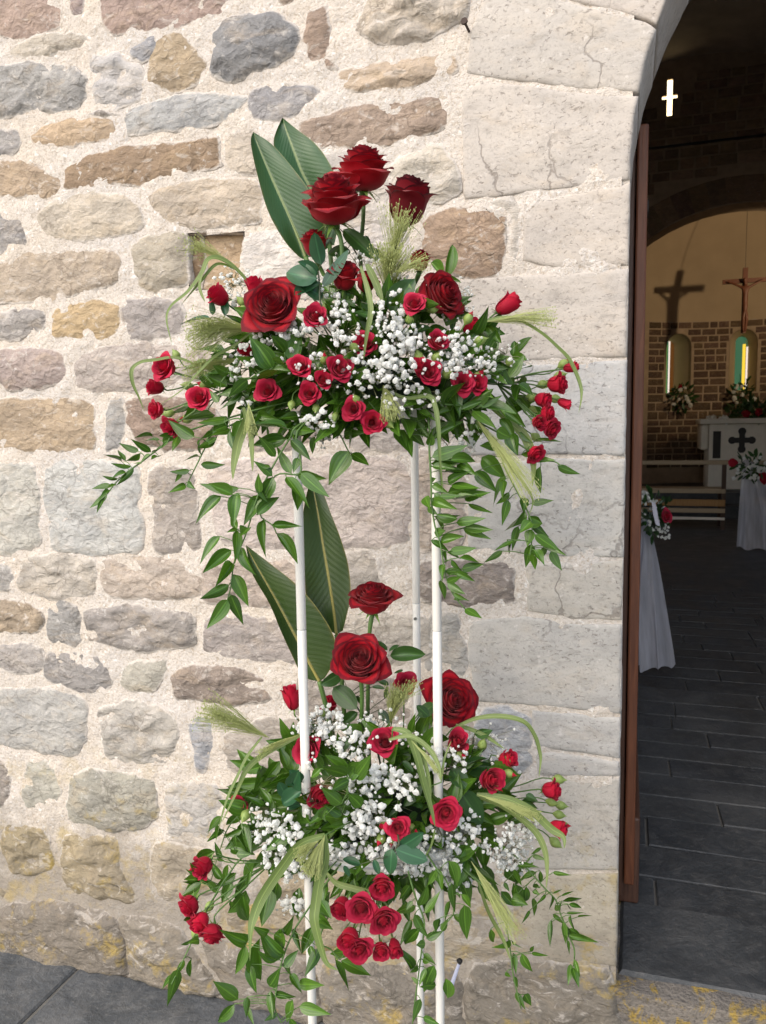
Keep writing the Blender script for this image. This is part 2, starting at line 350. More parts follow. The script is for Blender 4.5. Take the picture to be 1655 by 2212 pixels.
def stone_mesh(poly, seed, proud=.0035, bulge=.0025, rough=.0038, depth=.05, jit=.010, smooth=1, step=.011, flat=False):
    if not flat: proud = max(proud, rough*.80)
    P = chaikin(poly, smooth) if smooth else poly
    P = resample(P, step)
    cx = sum(p[0] for p in P)/len(P); cz = sum(p[1] for p in P)/len(P)
    so = Vector((seed*3.7 % 50, seed*1.3 % 31, seed*2.1 % 17))
    B = []
    for x, z in P:
        d = jit*(noise.noise(Vector((x*22, z*22, 0))+so)*1.0 + .6*noise.noise(Vector((x*70, z*70, 4))+so)+ .35*noise.noise(Vector((x*160, z*160, 9))+so)) + (.010 if smooth else 0)
        r = math.hypot(x-cx, z-cz) or 1e-6
        B.append((x+(x-cx)/r*d, z+(z-cz)/r*d))
    n = len(B)
    Bn = np.array(B); c0 = np.array((cx, cz))
    G = np.concatenate([c0+(Bn-c0)*s for s in RINGS])
    a0 = Bn; ab = np.roll(Bn, -1, 0)-Bn; L2 = (ab**2).sum(1)+1e-12
    t = np.clip(((G[:, None, :]-a0[None])*ab[None]).sum(2)/L2, 0, 1)
    DD = np.sqrt((((a0[None]+ab[None]*t[..., None])-G[:, None, :])**2).sum(2).min(1))
    V, E = [], []
    V += [(x, depth, z) for x, z in B]; E += [1.0]*n
    tilt = random.Random(seed); tx, tz = tilt.uniform(-.012, .012), tilt.uniform(-.015, .015)
    if flat: tx *= .15; tz *= .15
    dmax = DD.max()
    for i in range(len(G)):
        X, Zz = G[i]; dist = DD[i]
        kk_ = min(1, dist/(.024 if not flat else .007)); lift = proud*kk_*(2-kk_) if i >= n else (-.0015 if not flat else -.003)
        q = Vector((X*16, 0, Zz*24))+so
        h = noise.fractal(q, .9, 2.1, 4)*rough
        if not flat:
            vd = noise.voronoi(Vector((X*13+noise.noise(q*.6)*.6, 0, Zz*20+noise.noise(q*.7)*.5))+so)[0]
            h += (vd[1]-vd[0]-.25)*rough*1.3
        k = min(1, dist/.016); b_ = dist/dmax
        y = -(lift + bulge*(1-(1-b_)**2) + h*k + (tx*(X-cx)+tz*(Zz-cz))*k)
        V.append((X, y, Zz)); E.append(math.exp(-dist/.009))
    V.append((cx, V[-1][1], cz)); E.append(0.)
    Fc = []
    for r in range(len(RINGS)):
        o = r*n
        for i in range(n):
            j = (i+1) % n; Fc.append((o+i, o+j, o+n+j, o+n+i))
    o = len(RINGS)*n; c = len(V)-1
    for i in range(n): Fc.append((o+i, o+(i+1) % n, c))
    Fc = [tuple(reversed(f)) for f in Fc]
    return V, Fc, E
wall = thing('stone_wall', 'rough rubble stone church wall in pale mortar, left of the doorway', 'wall')
surround = thing('door_surround', 'dressed pale stone blocks framing the arched church doorway', 'doorway')
_sn = [0]
def stone(zm, col, pts, parent=wall, mat='stone', name='stone', back=0., **kw):
    _sn[0] += 1
    poly = []
    for p in pts:
        w = AT(*zm(*p), 0.0); poly.append((w.x, w.z))
    ar = sum(poly[i][0]*poly[(i+1) % len(poly)][1]-poly[(i+1) % len(poly)][0]*poly[i][1] for i in range(len(poly)))
    if ar < 0: poly.reverse()
    V, Fc, E = stone_mesh(poly, _sn[0], **kw)
    if back: V = [(x, y+back, z) for x, y, z in V]
    o = link(name, mesh(name, V, Fc, M[mat], True, {'edge': E}), parent)
    o.color = (*lin(col), 1); return o

S = stone
S(Z1, (.50, .40, .34), [(-60, -60), (320, -40), (325, 90), (300, 140), (200, 160), (90, 190), (0, 165), (-60, 120)])
S(Z1, (.45, .38, .36), [(365, -60), (430, -60), (410, 60), (395, 80), (375, 40)])
S(Z1, (.50, .40, .35), [(510, -70), (1245, -70), (1225, 45), (1170, 75), (940, 115), (860, 130), (690, 172), (610, 178), (560, 150), (525, 110)])
S(Z1, (.50, .42, .34), [(1420, -60), (1520, -60), (1490, 15), (1450, 20)])
S(Z1, (.60, .55, .47), [(40, 265), (120, 215), (240, 190), (400, 170), (450, 190), (410, 255), (300, 260), (120, 295), (60, 290)], proud=.004)
S(Z1, (.44, .44, .45), [(675, 265), (720, 215), (800, 185), (775, 265), (735, 305), (690, 290)])
S(Z1, (.50, .415, .30), [(795, 195), (910, 185), (975, 240), (1050, 310), (1020, 390), (1000, 430), (910, 470), (820, 440), (755, 420), (765, 350), (790, 280)])
S(Z1, (.37, .37, .37), [(1090, 190), (1165, 110), (1230, 90), (1400, 85), (1490, 125), (1535, 190), (1510, 280), (1400, 330), (1270, 380), (1175, 415), (1130, 410), (1090, 380)], bulge=.014, rough=.009)
S(Z5, (.45, .36, .29), [(65, 65), (150, 45), (160, 110), (150, 200), (165, 260), (205, 310), (130, 312), (70, 280), (60, 180)])
S(Z1, (.45, .44, .42), [(-60, 345), (210, 330), (350, 335), (440, 400), (435, 490), (390, 550), (290, 580), (200, 550), (60, 590), (-60, 610)], rough=.009)
S(Z1, (.58, .56, .54), [(465, 295), (600, 285), (640, 320), (710, 340), (720, 480), (690, 510), (575, 550), (485, 560), (490, 450)], rough=.008)
S(Z1, (.49, .49, .48), [(650, 590), (700, 550), (830, 510), (1000, 485), (1240, 490), (1265, 510), (1160, 600), (1080, 640), (850, 665), (700, 690), (660, 695)])
S(Z1, (.43, .42, .42), [(1275, 500), (1300, 460), (1480, 440), (1610, 430), (1620, 480), (1560, 545), (1500, 580), (1340, 605), (1280, 585)])
S(Z1, (.60, .48, .345), [(165, 690), (240, 640), (440, 600), (580, 600), (590, 680), (560, 710), (400, 740), (210, 755), (180, 750)])
S(Z1, (.36, .33, .30), [(425, 596), (490, 572), (600, 580), (605, 594), (440, 600)], step=.008, proud=.005)
S(Z1, (.46, .44, .42), [(-50, 665), (90, 670), (95, 740), (20, 800), (-50, 805)])
S(Z1, (.44, .34, .24), [(330, 840), (480, 780), (700, 755), (940, 725), (1115, 690), (1110, 770), (1115, 860), (950, 890), (700, 930), (540, 950), (345, 980), (350, 920)])
S(Z1, (.53, .43, .32), [(-60, 850), (160, 825), (210, 870), (300, 910), (310, 1000), (280, 1020), (120, 1000), (-60, 1005)])
S(Z1, (.60, .54, .46), [(1165, 700), (1280, 650), (1330, 700), (1330, 870), (1240, 885), (1170, 840)], proud=.005)
S(Z1, (.62, .56, .47), [(190, 1120), (240, 1060), (380, 1000), (620, 1000), (720, 1060), (725, 1160), (650, 1200), (330, 1225), (250, 1220)], proud=.006)
S(Z1, (.58, .51, .42), [(775, 1000), (830, 960), (1000, 930), (1310, 920), (1335, 1020), (1320, 1140), (1240, 1150), (1020, 1165), (830, 1155), (790, 1080)])
S(Z1, (.46, .44, .42), [(-60, 1055), (110, 1070), (135, 1170), (135, 1245), (60, 1265), (-60, 1285)])
S(Z1, (.55, .475, .385), [(-60, 1365), (170, 1300), (350, 1295), (560, 1270), (620, 1310), (620, 1370), (600, 1450), (480, 1480), (250, 1530), (150, 1535), (-60, 1550)])
S(Z1, (.51, .465, .385), [(665, 1260), (760, 1210), (880, 1190), (950, 1210), (945, 1330), (960, 1440), (870, 1480), (740, 1470), (700, 1390)], bulge=.012)
S(Z1, (.56, .44, .30), [(1005, 1200), (1250, 1190), (1245, 1330), (1200, 1500), (1010, 1500)], back=.026, jit=.006)
S(Z1, (.34, .25, .16), [(958, 1205), (1010, 1200), (1020, 1330), (1005, 1460), (965, 1445)], back=.020, jit=.006)
S(Z1, (.72, .68, .63), [(1255, 1230), (1340, 1195), (1530, 1180), (1655, 1250), (1700, 1480), (1540, 1520), (1300, 1470), (1245, 1400)], proud=.006)
S(Z2, (.45, .425, .40), [(-60, 260), (100, 240), (215, 215), (220, 330), (160, 340), (100, 365), (-60, 385)])
S(Z2, (.58, .46, .29), [(265, 260), (300, 210), (440, 200), (605, 195), (610, 340), (540, 380), (380, 380), (270, 375)], smooth=1)
S(Z2, (.48, .445, .42), [(620, 215), (650, 180), (900, 175), (925, 260), (920, 345), (800, 375), (690, 380), (645, 370)])
S(Z2, (.53, .45, .41), [(-60, 460), (110, 430), (270, 430), (320, 470), (325, 580), (250, 620), (130, 635), (40, 615), (-60, 570)], bulge=.012)
S(Z2, (.54, .485, .44), [(390, 520), (430, 455), (600, 410), (1090, 410), (1140, 470), (1130, 600), (760, 620), (540, 655), (400, 640)])
S(Z2, (.53, .435, .32), [(-60, 690), (280, 690), (400, 690), (470, 700), (480, 850), (475, 940), (300, 955), (130, 940), (-60, 930)], smooth=1, rough=.004)
S(Z2, (.47, .46, .44), [(560, 700), (630, 690), (635, 820), (610, 920), (540, 950), (545, 850)])
S(Z2, (.42, .335, .275), [(665, 690), (800, 685), (1100, 700), (1110, 900), (1050, 940), (880, 930), (700, 900), (690, 840), (660, 800)], rough=.009)
S(Z2, (.60, .585, .53), [(-60, 1010), (180, 1020), (195, 1150), (205, 1400), (190, 1440), (-60, 1480)], proud=.006)
S(Z2, (.57, .57, .545), [(225, 1010), (500, 1005), (700, 1030), (720, 1150), (700, 1250), (730, 1350), (715, 1460), (480, 1480), (270, 1460), (250, 1300)], proud=.006)
S(Z2, (.48, .44, .40), [(770, 1070), (850, 1020), (980, 1050), (1010, 1150), (1000, 1280), (1025, 1330), (1025, 1440), (900, 1475), (790, 1440), (780, 1350), (800, 1270), (765, 1180)])
S(ZO, (.62, .56, .525), [(450, 998), (640, 985), (880, 990), (885, 1080), (878, 1180), (640, 1185), (470, 1175)], proud=.006)
S(Z3, (.50, .48, .45), [(-60, 170), (50, 190), (60, 240), (40, 300), (-60, 290)])
S(Z3, (.56, .52, .46), [(100, 260), (120, 150), (300, 125), (480, 150), (490, 240), (480, 320), (360, 345), (180, 330), (110, 300)], rough=.008)
S(Z3, (.56, .495, .43), [(520, 170), (560, 150), (900, 145), (1020, 165), (1040, 250), (1030, 340), (800, 350), (540, 345)], rough=.008)
S(Z3, (.56, .49, .43), [(1048, 170), (1300, 150), (1640, 190), (1640, 380), (1380, 375), (1200, 385), (1060, 370)], rough=.008)
S(Z3, (.51, .43, .33), [(-60, 370), (140, 375), (205, 420), (215, 480), (180, 520), (60, 520), (-60, 530)], rough=.010)
S(Z3, (.43, .42, .40), [(250, 390), (320, 370), (410, 400), (415, 470), (410, 590), (260, 570), (245, 480)])
S(Z3, (.45, .42, .39), [(435, 410), (540, 395), (850, 410), (990, 430), (1000, 590), (830, 610), (660, 600), (450, 570), (445, 490)], rough=.010)
S(Z3, (.47, .43, .405), [(1060, 435), (1250, 440), (1430, 470), (1655, 500), (1700, 690), (1530, 690), (1400, 665), (1180, 650), (1040, 625)])
S(Z3, (.50, .47, .44), [(-60, 595), (130, 590), (220, 620), (230, 700), (150, 730), (-60, 690)])
S(Z3, (.43, .41, .39), [(230, 690), (260, 630), (330, 630), (570, 660), (560, 740), (555, 815), (430, 825), (320, 795), (240, 760)])
S(Z3, (.51, .49, .43), [(645, 690), (840, 670), (850, 700), (800, 800), (700, 820), (640, 800)], proud=.005)
S(Z3, (.42, .36, .31), [(890, 720), (1000, 700), (1180, 700), (1340, 750), (1380, 880), (1150, 890), (1020, 870), (900, 870)], rough=.009)
S(Z3, (.53, .52, .49), [(-60, 830), (240, 815), (420, 860), (440, 960), (430, 1060), (380, 1160), (200, 1130), (80, 1100), (-60, 1090)], proud=.006)
S(Z3, (.53, .505, .46), [(520, 900), (760, 880), (900, 980), (910, 1100), (850, 1180), (650, 1190), (550, 1150), (530, 1050)], proud=.006, rough=.010)
S(Z3, (.45, .46, .48), [(980, 985), (1060, 945), (1090, 1000), (1080, 1100), (1050, 1230), (1000, 1220), (985, 1100)])
S(Z3, (.49, .45, .40), [(1140, 1040), (1350, 980), (1500, 960), (1640, 980), (1640, 1100), (1400, 1240), (1180, 1230), (1145, 1140)])
S(Z3, (.44, .40, .36), [(-60, 1160), (40, 1190), (45, 1400), (-60, 1440)])
S(Z3, (.53, .515, .45), [(130, 1200), (220, 1180), (285, 1230), (300, 1370), (230, 1430), (120, 1400)])
S(Z3, (.46, .445, .385), [(370, 1260), (500, 1235), (770, 1270), (790, 1370), (815, 1440), (700, 1530), (560, 1530), (370, 1490), (345, 1400)], bulge=.010)
S(Z3, (.55, .53, .50), [(850, 1310), (1000, 1300), (1120, 1320), (1140, 1500), (1100, 1560), (870, 1560), (860, 1450)])
S(Z4, (.47, .40, .25), [(20, 340), (60, 305), (210, 330), (265, 390), (265, 520), (200, 555), (60, 540), (20, 430)], rough=.012)
S(Z4, (.49, .42, .28), [(320, 370), (450, 360), (600, 385), (610, 520), (700, 640), (740, 690), (620, 700), (480, 650), (350, 650), (330, 520)], rough=.013)
S(Z4, (.53, .47, .37), [(790, 400), (960, 420), (1120, 450), (1140, 620), (960, 680), (830, 690), (780, 560)], rough=.009)
S(Z4, (.47, .40, .26), [(-60, 610), (40, 640), (30, 690), (-60, 700)])
# stones half hidden behind the flowers
S(Z5, (.46, .375, .305), [(45, 560), (230, 520), (560, 460), (715, 460), (720, 600), (560, 650), (360, 680), (140, 690), (30, 620)])
S(Z5, (.60, .545, .47), [(300, 130), (330, 50), (430, -80), (815, -80), (790, 80), (700, 120), (620, 180), (500, 200), (350, 190)], rough=.013)
S(Z5, (.585, .49, .385), [(215, 340), (330, 300), (560, 275), (690, 250), (760, 270), (760, 350), (620, 390), (450, 420), (230, 430)], rough=.009)
S(Z5, (.64, .595, .52), [(440, 800), (620, 700), (690, 690), (750, 800), (770, 900), (650, 960), (540, 930)], proud=.005, rough=.008)
S(ZO, (.62, .58, .53), [(690, 340), (800, 330), (840, 420), (820, 500), (720, 480)], proud=.005)
S(ZO, (.68, .64, .60), [(740, 470), (860, 480), (900, 560), (820, 600), (720, 580)], proud=.005)
S(ZO, (.50, .46, .42), [(560, 700), (740, 690), (750, 780), (560, 790)])
S(ZO, (.55, .50, .45), [(770, 680), (960, 670), (960, 760), (780, 780)])
S(ZO, (.50, .44, .39), [(560, 810), (700, 800), (720, 960), (530, 970)])
S(ZO, (.56, .52, .49), [(740, 810), (960, 790), (970, 960), (740, 970)])
S(ZO, (.55, .51, .46), [(660, 1200), (810, 1195), (815, 1300), (660, 1310)], rough=.009)
S(ZO, (.57, .53, .47), [(730, 1330), (930, 1330), (935, 1430), (740, 1440)], proud=.006)
S(ZO, (.45, .41, .37), [(640, 1450), (860, 1455), (900, 1560), (650, 1560)])
S(ZO, (.52, .48, .43), [(560, 1690), (840, 1690), (840, 1800), (560, 1800)])
S(ZO, (.58, .52, .46), [(860, 1560), (1040, 1550), (1060, 1670), (860, 1680)])
S(ZO, (.60, .53, .46), [(860, 1700), (1090, 1700), (1095, 1850), (860, 1850)], smooth=1)
S(ZO, (.52, .45, .33), [(560, 1830), (830, 1820), (830, 1930), (570, 1940)], rough=.010)
S(ZO, (.60, .54, .45), [(850, 1870), (1080, 1875), (1085, 1990), (860, 1990)], smooth=1)
S(ZO, (.50, .43, .31), [(480, 1930), (560, 1955), (850, 1950), (850, 2050), (640, 2060), (500, 2020)], rough=.012)
S(ZO, (.55, .49, .39), [(870, 2005), (1090, 2000), (1090, 2075), (870, 2075)])
# rough foot of the wall
S(Z4, (.335, .30, .26), [(-80, 745), (150, 690), (340, 690), (600, 755), (650, 920), (665, 1085), (330, 1020), (-80, 965)], proud=.020, bulge=.010, rough=.009)
S(Z4, (.38, .345, .29), [(615, 765), (790, 780), (900, 830), (980, 910), (1170, 1180), (690, 1095), (670, 930)], proud=.020, bulge=.010, rough=.009)
S(ZO, (.345, .315, .275), [(420, 2000), (510, 2030), (680, 2075), (700, 2215), (560, 2175), (500, 2150)], proud=.020, bulge=.010, rough=.009)
S(ZO, (.315, .295, .265), [(690, 2078), (860, 2080), (1000, 2085), (1000, 2330), (705, 2270)], proud=.016, bulge=.010, rough=.010)
S(ZO, (.31, .285, .245), [(1005, 2085), (1180, 2080), (1330, 2095), (1330, 2400), (1010, 2330)], proud=.016, bulge=.010, rough=.010)
# ---- dressed blocks of the doorway
A = dict(parent=surround, mat='ashlar', name='ashlar_block', smooth=0, proud=.0035, bulge=.002, rough=.0025, depth=.25, jit=.0022, flat=True, step=.014)
def arch_edge(z0, z1, n=5):                       # points on the opening's edge, in wall coordinates
    out = []
    for i in range(n):
        z = z0+(z1-z0)*i/(n-1); dz = max(0, z-DOOR_ZS)
        out.append((DOOR_CX-math.sqrt(max(0, DOOR_R**2-dz*dz)), z))
    return out
def ashlar(col, pts, z0=None, z1=None, px=None):
    """pts traced corners on the far side; the door side follows the opening between heights z0 (top) and z1"""
    _sn[0] += 1
    poly = [(AT(p[0], p[1], 0).x, AT(p[0], p[1], 0).z) for p in pts]
    if z0 is not None:
        def ex(z): return DOOR_CX-math.sqrt(max(0, DOOR_R**2-max(0, z-DOOR_ZS)**2))
        poly = [p for p in poly if p[0] < ex(p[1])-.018]
        e = arch_edge(z0, z1, 9); poly += e
    ar = sum(poly[i][0]*poly[(i+1) % len(poly)][1]-poly[(i+1) % len(poly)][0]*poly[i][1] for i in range(len(poly)))
    if ar < 0: poly.reverse()
    V, Fc, E = stone_mesh(poly, _sn[0], **{k: v for k, v in A.items() if k not in ('parent', 'mat', 'name')})
    E = [e*.55 for e in E]; col = (col[0]*.975, col[1]*.96, col[2]*.935)
    o = link('ashlar_block', mesh('ashlar_block', V, Fc, M['ashlar'], True, {'edge': E}), surround); o.color = (*lin(col), 1)
def zat(px, py): return AT(px, py, 0).z
G = 3
ashlar((.66, .62, .575), [(1040, -240), (1330, -240), (1500, -230)], zat(1500, -190), zat(1440, -4))if False else None
ashlar((.665, .62, .575), [(1398, 43), (1300, 18), (1205, -4), (1205, -230), (1560, -200)], zat(1560, -160), zat(1434, 53))
ashlar((.655, .62, .575), [(1380, 200), (1235, 193), (1152, 179), (1036, 166), (1006, 160), (1016, 69), (1043, -3), (1075, -110), (1200, -110), (1205, 0), (1300, 23), (1398, 48)], zat(1434, 60), zat(1381, 200))
ashlar((.65, .61, .565), [(1361, 389), (1281, 402), (1142, 416), (1050, 430), (1004, 430), (1000, 415), (997, 206), (1036, 173), (1152, 185), (1235, 199), (1378, 206)], zat(1380, 207), zat(1361, 389))
ashlar((.65, .605, .555), [(1361, 572), (1200, 580), (1130, 563), (1128, 440), (1281, 409), (1361, 396)], zat(1361, 396), zat(1361, 573))
ashlar((.64, .60, .555), [(1361, 770), (1200, 777), (985, 790), (990, 603), (1190, 591), (1361, 580)], zat(1361, 579), zat(1359, 771))
ashlar((.60, .60, .595), [(1357, 985), (1200, 982), (1005, 985), (1000, 800), (1200, 783), (1357, 777)], zat(1357, 777), zat(1356, 986))
ashlar((.615, .605, .58), [(1354, 1203), (1230, 1205), (1010, 1187), (1010, 1000), (1200, 990), (1354, 992)], zat(1355, 992), zat(1353, 1204))
ashlar((.605, .58, .535), [(1350, 1340), (1235, 1337), (1138, 1320), (1134, 1217), (1350, 1211)], zat(1352, 1210), zat(1351, 1341))
ashlar((.595, .58, .55), [(1350, 1542), (1235, 1532), (1110, 1522), (1025, 1515), (1008, 1420), (1014, 1340), (1130, 1329), (1235, 1345), (1350, 1348)], zat(1351, 1348), zat(1350, 1543))
ashlar((.59, .58, .56), [(1350, 1640), (1305, 1633), (1153, 1612), (1148, 1532), (1350, 1550)], zat(1350, 1550), zat(1350, 1640))
ashlar((.60, .585, .56), [(1350, 1677), (1270, 1679), (1160, 1675), (1152, 1618), (1350, 1646)], zat(1350, 1646), zat(1350, 1677))
ashlar((.60, .575, .53), [(1350, 1882), (1130, 1878), (1122, 1684), (1350, 1683)], zat(1350, 1683), zat(1350, 1882))
ashlar((.575, .53, .44), [(1350, 2085), (1110, 2072), (1105, 1886), (1350, 1889)], zat(1350, 1889), zat(1350, 2090))
ashlar((.33, .30, .26), [(1350, 2330), (1336, 2330), (1336, 2097), (1350, 2098)], zat(1350, 2098), .0)
S(Z5, (.48, .37, .275), [(600, 1060), (650, 1000), (820, 975), (980, 1010), (985, 1150), (960, 1270), (820, 1290), (700, 1285), (610, 1180)], rough=.007)
S(ZO, (.565, .50, .44), [(893, 970), (1002, 975), (1003, 1188), (897, 1188)], smooth=1, proud=.006)
S(Z7, (.40, .355, .32), [(20, 205), (130, 195), (580, 195), (630, 240), (640, 440), (560, 470), (300, 470), (50, 450)], rough=.008)
S(Z7, (.53, .51, .47), [(95, 545), (280, 530), (300, 560), (335, 780), (340, 900), (95, 900)], proud=.005)
S(Z7, (.51, .52, .53), [(410, 1110), (735, 1140), (740, 1500), (410, 1500)], proud=.005, smooth=1)
S(Z5, (.63, .585, .52), [(860, 960), (1045, 945), (1050, 1225), (1000, 1240), (1000, 1010)], proud=.004)
# courses just outside the picture, so that the wall goes on
rg = random.Random(5)
for x0, x1, z0, z1 in ((-3.1, -1.585, .05, 3.3), (-1.62, 0.0, 2.50, 3.3)):
    z = z0
    while z < z1-.05:
        hh = rg.uniform(.09, .17); x = x0
        while x < x1-.06:
            w = rg.uniform(.14, .36); w = min(w, x1-x)
            c = rg.choice([(.5, .46, .41), (.45, .43, .41), (.55, .47, .37), (.58, .55, .51), (.47, .38, .31)])
            if not (x > -.42 and z < 2.9):
                _sn[0] += 1
                V, Fc, E = stone_mesh([(x+.015, z+.015), (x+w-.015, z+rg.uniform(.01, .03)), (x+w-.015, z+hh-.012), (x+.02, z+hh-rg.uniform(.01, .03))], _sn[0], step=.03)
                link('stone', mesh('stone', V, Fc, M['stone'], True, {'edge': E}), wall).color = (*lin(c), 1)
            x += w
        z += hh
# mortar bed, fine where it is seen
def in_door(x, z, g=.03):
    if x > -.41 and z > 3.0: return True
    if x > DOOR_X0-g and z < DOOR_ZS: return True
    return z >= DOOR_ZS and (x-DOOR_CX)**2+(z-DOOR_ZS)**2 < (DOOR_R+g)**2
HOLE = [(lambda w: (w.x, w.z))(AT(*Z1(*p), 0)) for p in [(962, 1197), (1100, 1190), (1248, 1190), (1245, 1330), (1205, 1480), (1000, 1482), (965, 1450)]]
def in_poly(x, z, P):
    c = False
    for i in range(len(P)):
        (x0, z0), (x1, z1) = P[i], P[i-1]
        if (z0 > z) != (z1 > z) and x < (x1-x0)*(z-z0)/(z1-z0)+x0: c = not c
    return c
hv = [(x*1.0, -.002, z) for x, z in HOLE]+[(x, .032, z) for x, z in HOLE]; hn = len(HOLE)
link('mortar', mesh('mortar', hv, [(i, (i+1) % hn, hn+(i+1) % hn, hn+i) for i in range(hn)], M['mortar']), wall)
xs = [-6, -4.5, -3.2] + [-3.0+.05*i for i in range(26)] + [-1.70+.0085*i for i in range(201)]
zs = [-.05+.0085*i for i in range(312)] + [2.65+.06*i for i in range(1, 14)] + [4.2, 5.5, 7.]
V, Fc, idx = [], [], {}
for j, z in enumerate(zs):
    for i, x in enumerate(xs):
        q = Vector((x*20, 0, z*20)); y = .0042*noise.fractal(q, .9, 2.1, 4)-.0012+.003*noise.noise(Vector((x*5, 3, z*5)))
        if z < .3: y -= .010*min(1, (.3-z)/.15)*(.6+.4*noise.noise(Vector((x*9, 1, z*9))))
        idx[i, j] = len(V); V.append((x, y, z))
for j in range(len(zs)-1):
    for i in range(len(xs)-1):
        if in_door(xs[i+1], zs[j], .008) or in_door(xs[i], zs[j], .008): continue
        if in_poly((xs[i]+xs[i+1])/2, (zs[j]+zs[j+1])/2, HOLE): continue
        Fc.append((idx[i, j], idx[i+1, j], idx[i+1, j+1], idx[i, j+1]))
link('mortar', mesh('mortar', V, Fc, M['mortar'], True), wall)
link('mortar', mesh('mortar', *box(DOOR_X0-.06, DOOR_X0-.0005, .0015, .20, .20, DOOR_ZS+.02), M['mortar']), surround)
# cement-filled crack bands across two blocks
for pts in ([(1252, 992), (1300, 992), (1222, 1180), (1196, 1182)], [(1195, 918), (1216, 928), (1330, 986), (1302, 986)]):
    P = [AT(x, y, 0) for x, y in pts]
    poly = [(p.x, p.z) for p in P]
    ar = sum(poly[i][0]*poly[(i+1) % 4][1]-poly[(i+1) % 4][0]*poly[i][1] for i in range(4))
    if ar < 0: poly.reverse()
    Vv, Ff, E = stone_mesh(poly, 900+int(pts[0][0]), proud=.0055, bulge=.0, rough=.002, depth=0., jit=.006, smooth=1)
    link('mortar_band', mesh('mortar_band', Vv, Ff, M['mortar'], True, {'edge': E}), surround)
# wall core round the door (makes the building solid) ----------------------------
def arch_path(g, n=20):
    pts = [(DOOR_X0-g, 0.)]
    for i in range(n+1):
        a = math.pi-math.pi*i/n; pts.append((DOOR_CX+(DOOR_R+g)*math.cos(a), DOOR_ZS+(DOOR_R+g)*math.sin(a)))
    pts.append((DOOR_X0+2*DOOR_R+g, 0.)); return pts
def slab_with_arch(g, x0, x1, z1, y0, y1):
    a = arch_path(g); n = len(a); V, Fc = [], []
    out = []
    for i, (x, z) in enumerate(a):
        if i == 0: out.append((x0, 0.))
        elif i == n-1: out.append((x1, 0.))
        else:
            t = (i-1)/(n-3)
            out.append((x0, DOOR_ZS+(z1-DOOR_ZS)*t*4) if t < .25 else ((x0+(x1-x0)*(t-.25)*2, z1) if t <= .75 else (x1, z1-(z1-DOOR_ZS)*(t-.75)*4)))
    for y in (y0, y1):
        V += [(x, y, z) for x, z in a] + [(x, y, z) for x, z in out]
    for i in range(n-1):
        Fc.append((i, i+1, n+i+1, n+i)); o = 2*n; Fc.append((o+i, o+n+i, o+n+i+1, o+i+1))
        Fc.append((i, o+i, o+i+1, i+1)); Fc.append((n+i, n+i+1, o+n+i+1, o+n+i))
    return V, Fc
M['plaster_dark'] = simple('inner_wall_face', (0.20, 0.15, 0.11), .9, .3, 3.)
V, Fc = slab_with_arch(.07, -6, 7.5, 8., .04, .55)
CORE = (V, Fc); core = link('wall_core', mesh('wall_core', V, Fc, M['plaster_dark']), wall)
# right-hand side of the doorway and the facade beyond it (outside the picture)
V, Fc = [], []
a = [(x, z) for x, z in arch_path(0., 40) if x >= DOOR_CX+.15]
for x, z in a: V += [(x, -.004, z), (x, .25, z), (x+.34, -.004, z+(.2 if z > DOOR_ZS else 0)), ]
for i in range(len(a)-1):
    o = i*3; Fc += [(o, o+3, o+5, o+2), (o+1, o+4, o+3, o)]
rb = link('ashlar_block', mesh('ashlar_block', V, Fc, M['ashlar']), surround); rb.color = (*lin((.64, .6, .55)), 1)
V, Fc = box(1.9, 7.5, -.002, .03, 0, 7.); link('mortar', mesh('mortar', V, Fc, M['mortar']), wall)
V, Fc = join(box(-.4, 1.9, .0, .03, 3.0, 4.0), box(-.4, 1.9, .0, .03, 5.0, 7.), box(-.4, .3, .0, .03, 4.0, 5.0), box(1.3, 1.9, .0, .03, 4.0, 5.0)); link('mortar', mesh('mortar', V, Fc, M['mortar']), wall)
# old nail in the joint
n0 = AT(1013, 66, -.006); nail = thing('nail', 'rusty iron nail sticking out of the mortar near the top', 'nail', n0)
V, Fc = join(tube([n0+Vector((0, .02, 0)), n0+Vector((-.004, -.022, .006))], .0028, 6), tube([n0+Vector((-.004, -.022, .006)), n0+Vector((-.0045, -.026, .007))], .007, 8))
part('shank', nail, V, Fc, simple('rust', (0.05, 0.03, 0.022), .8, .4, 200.))

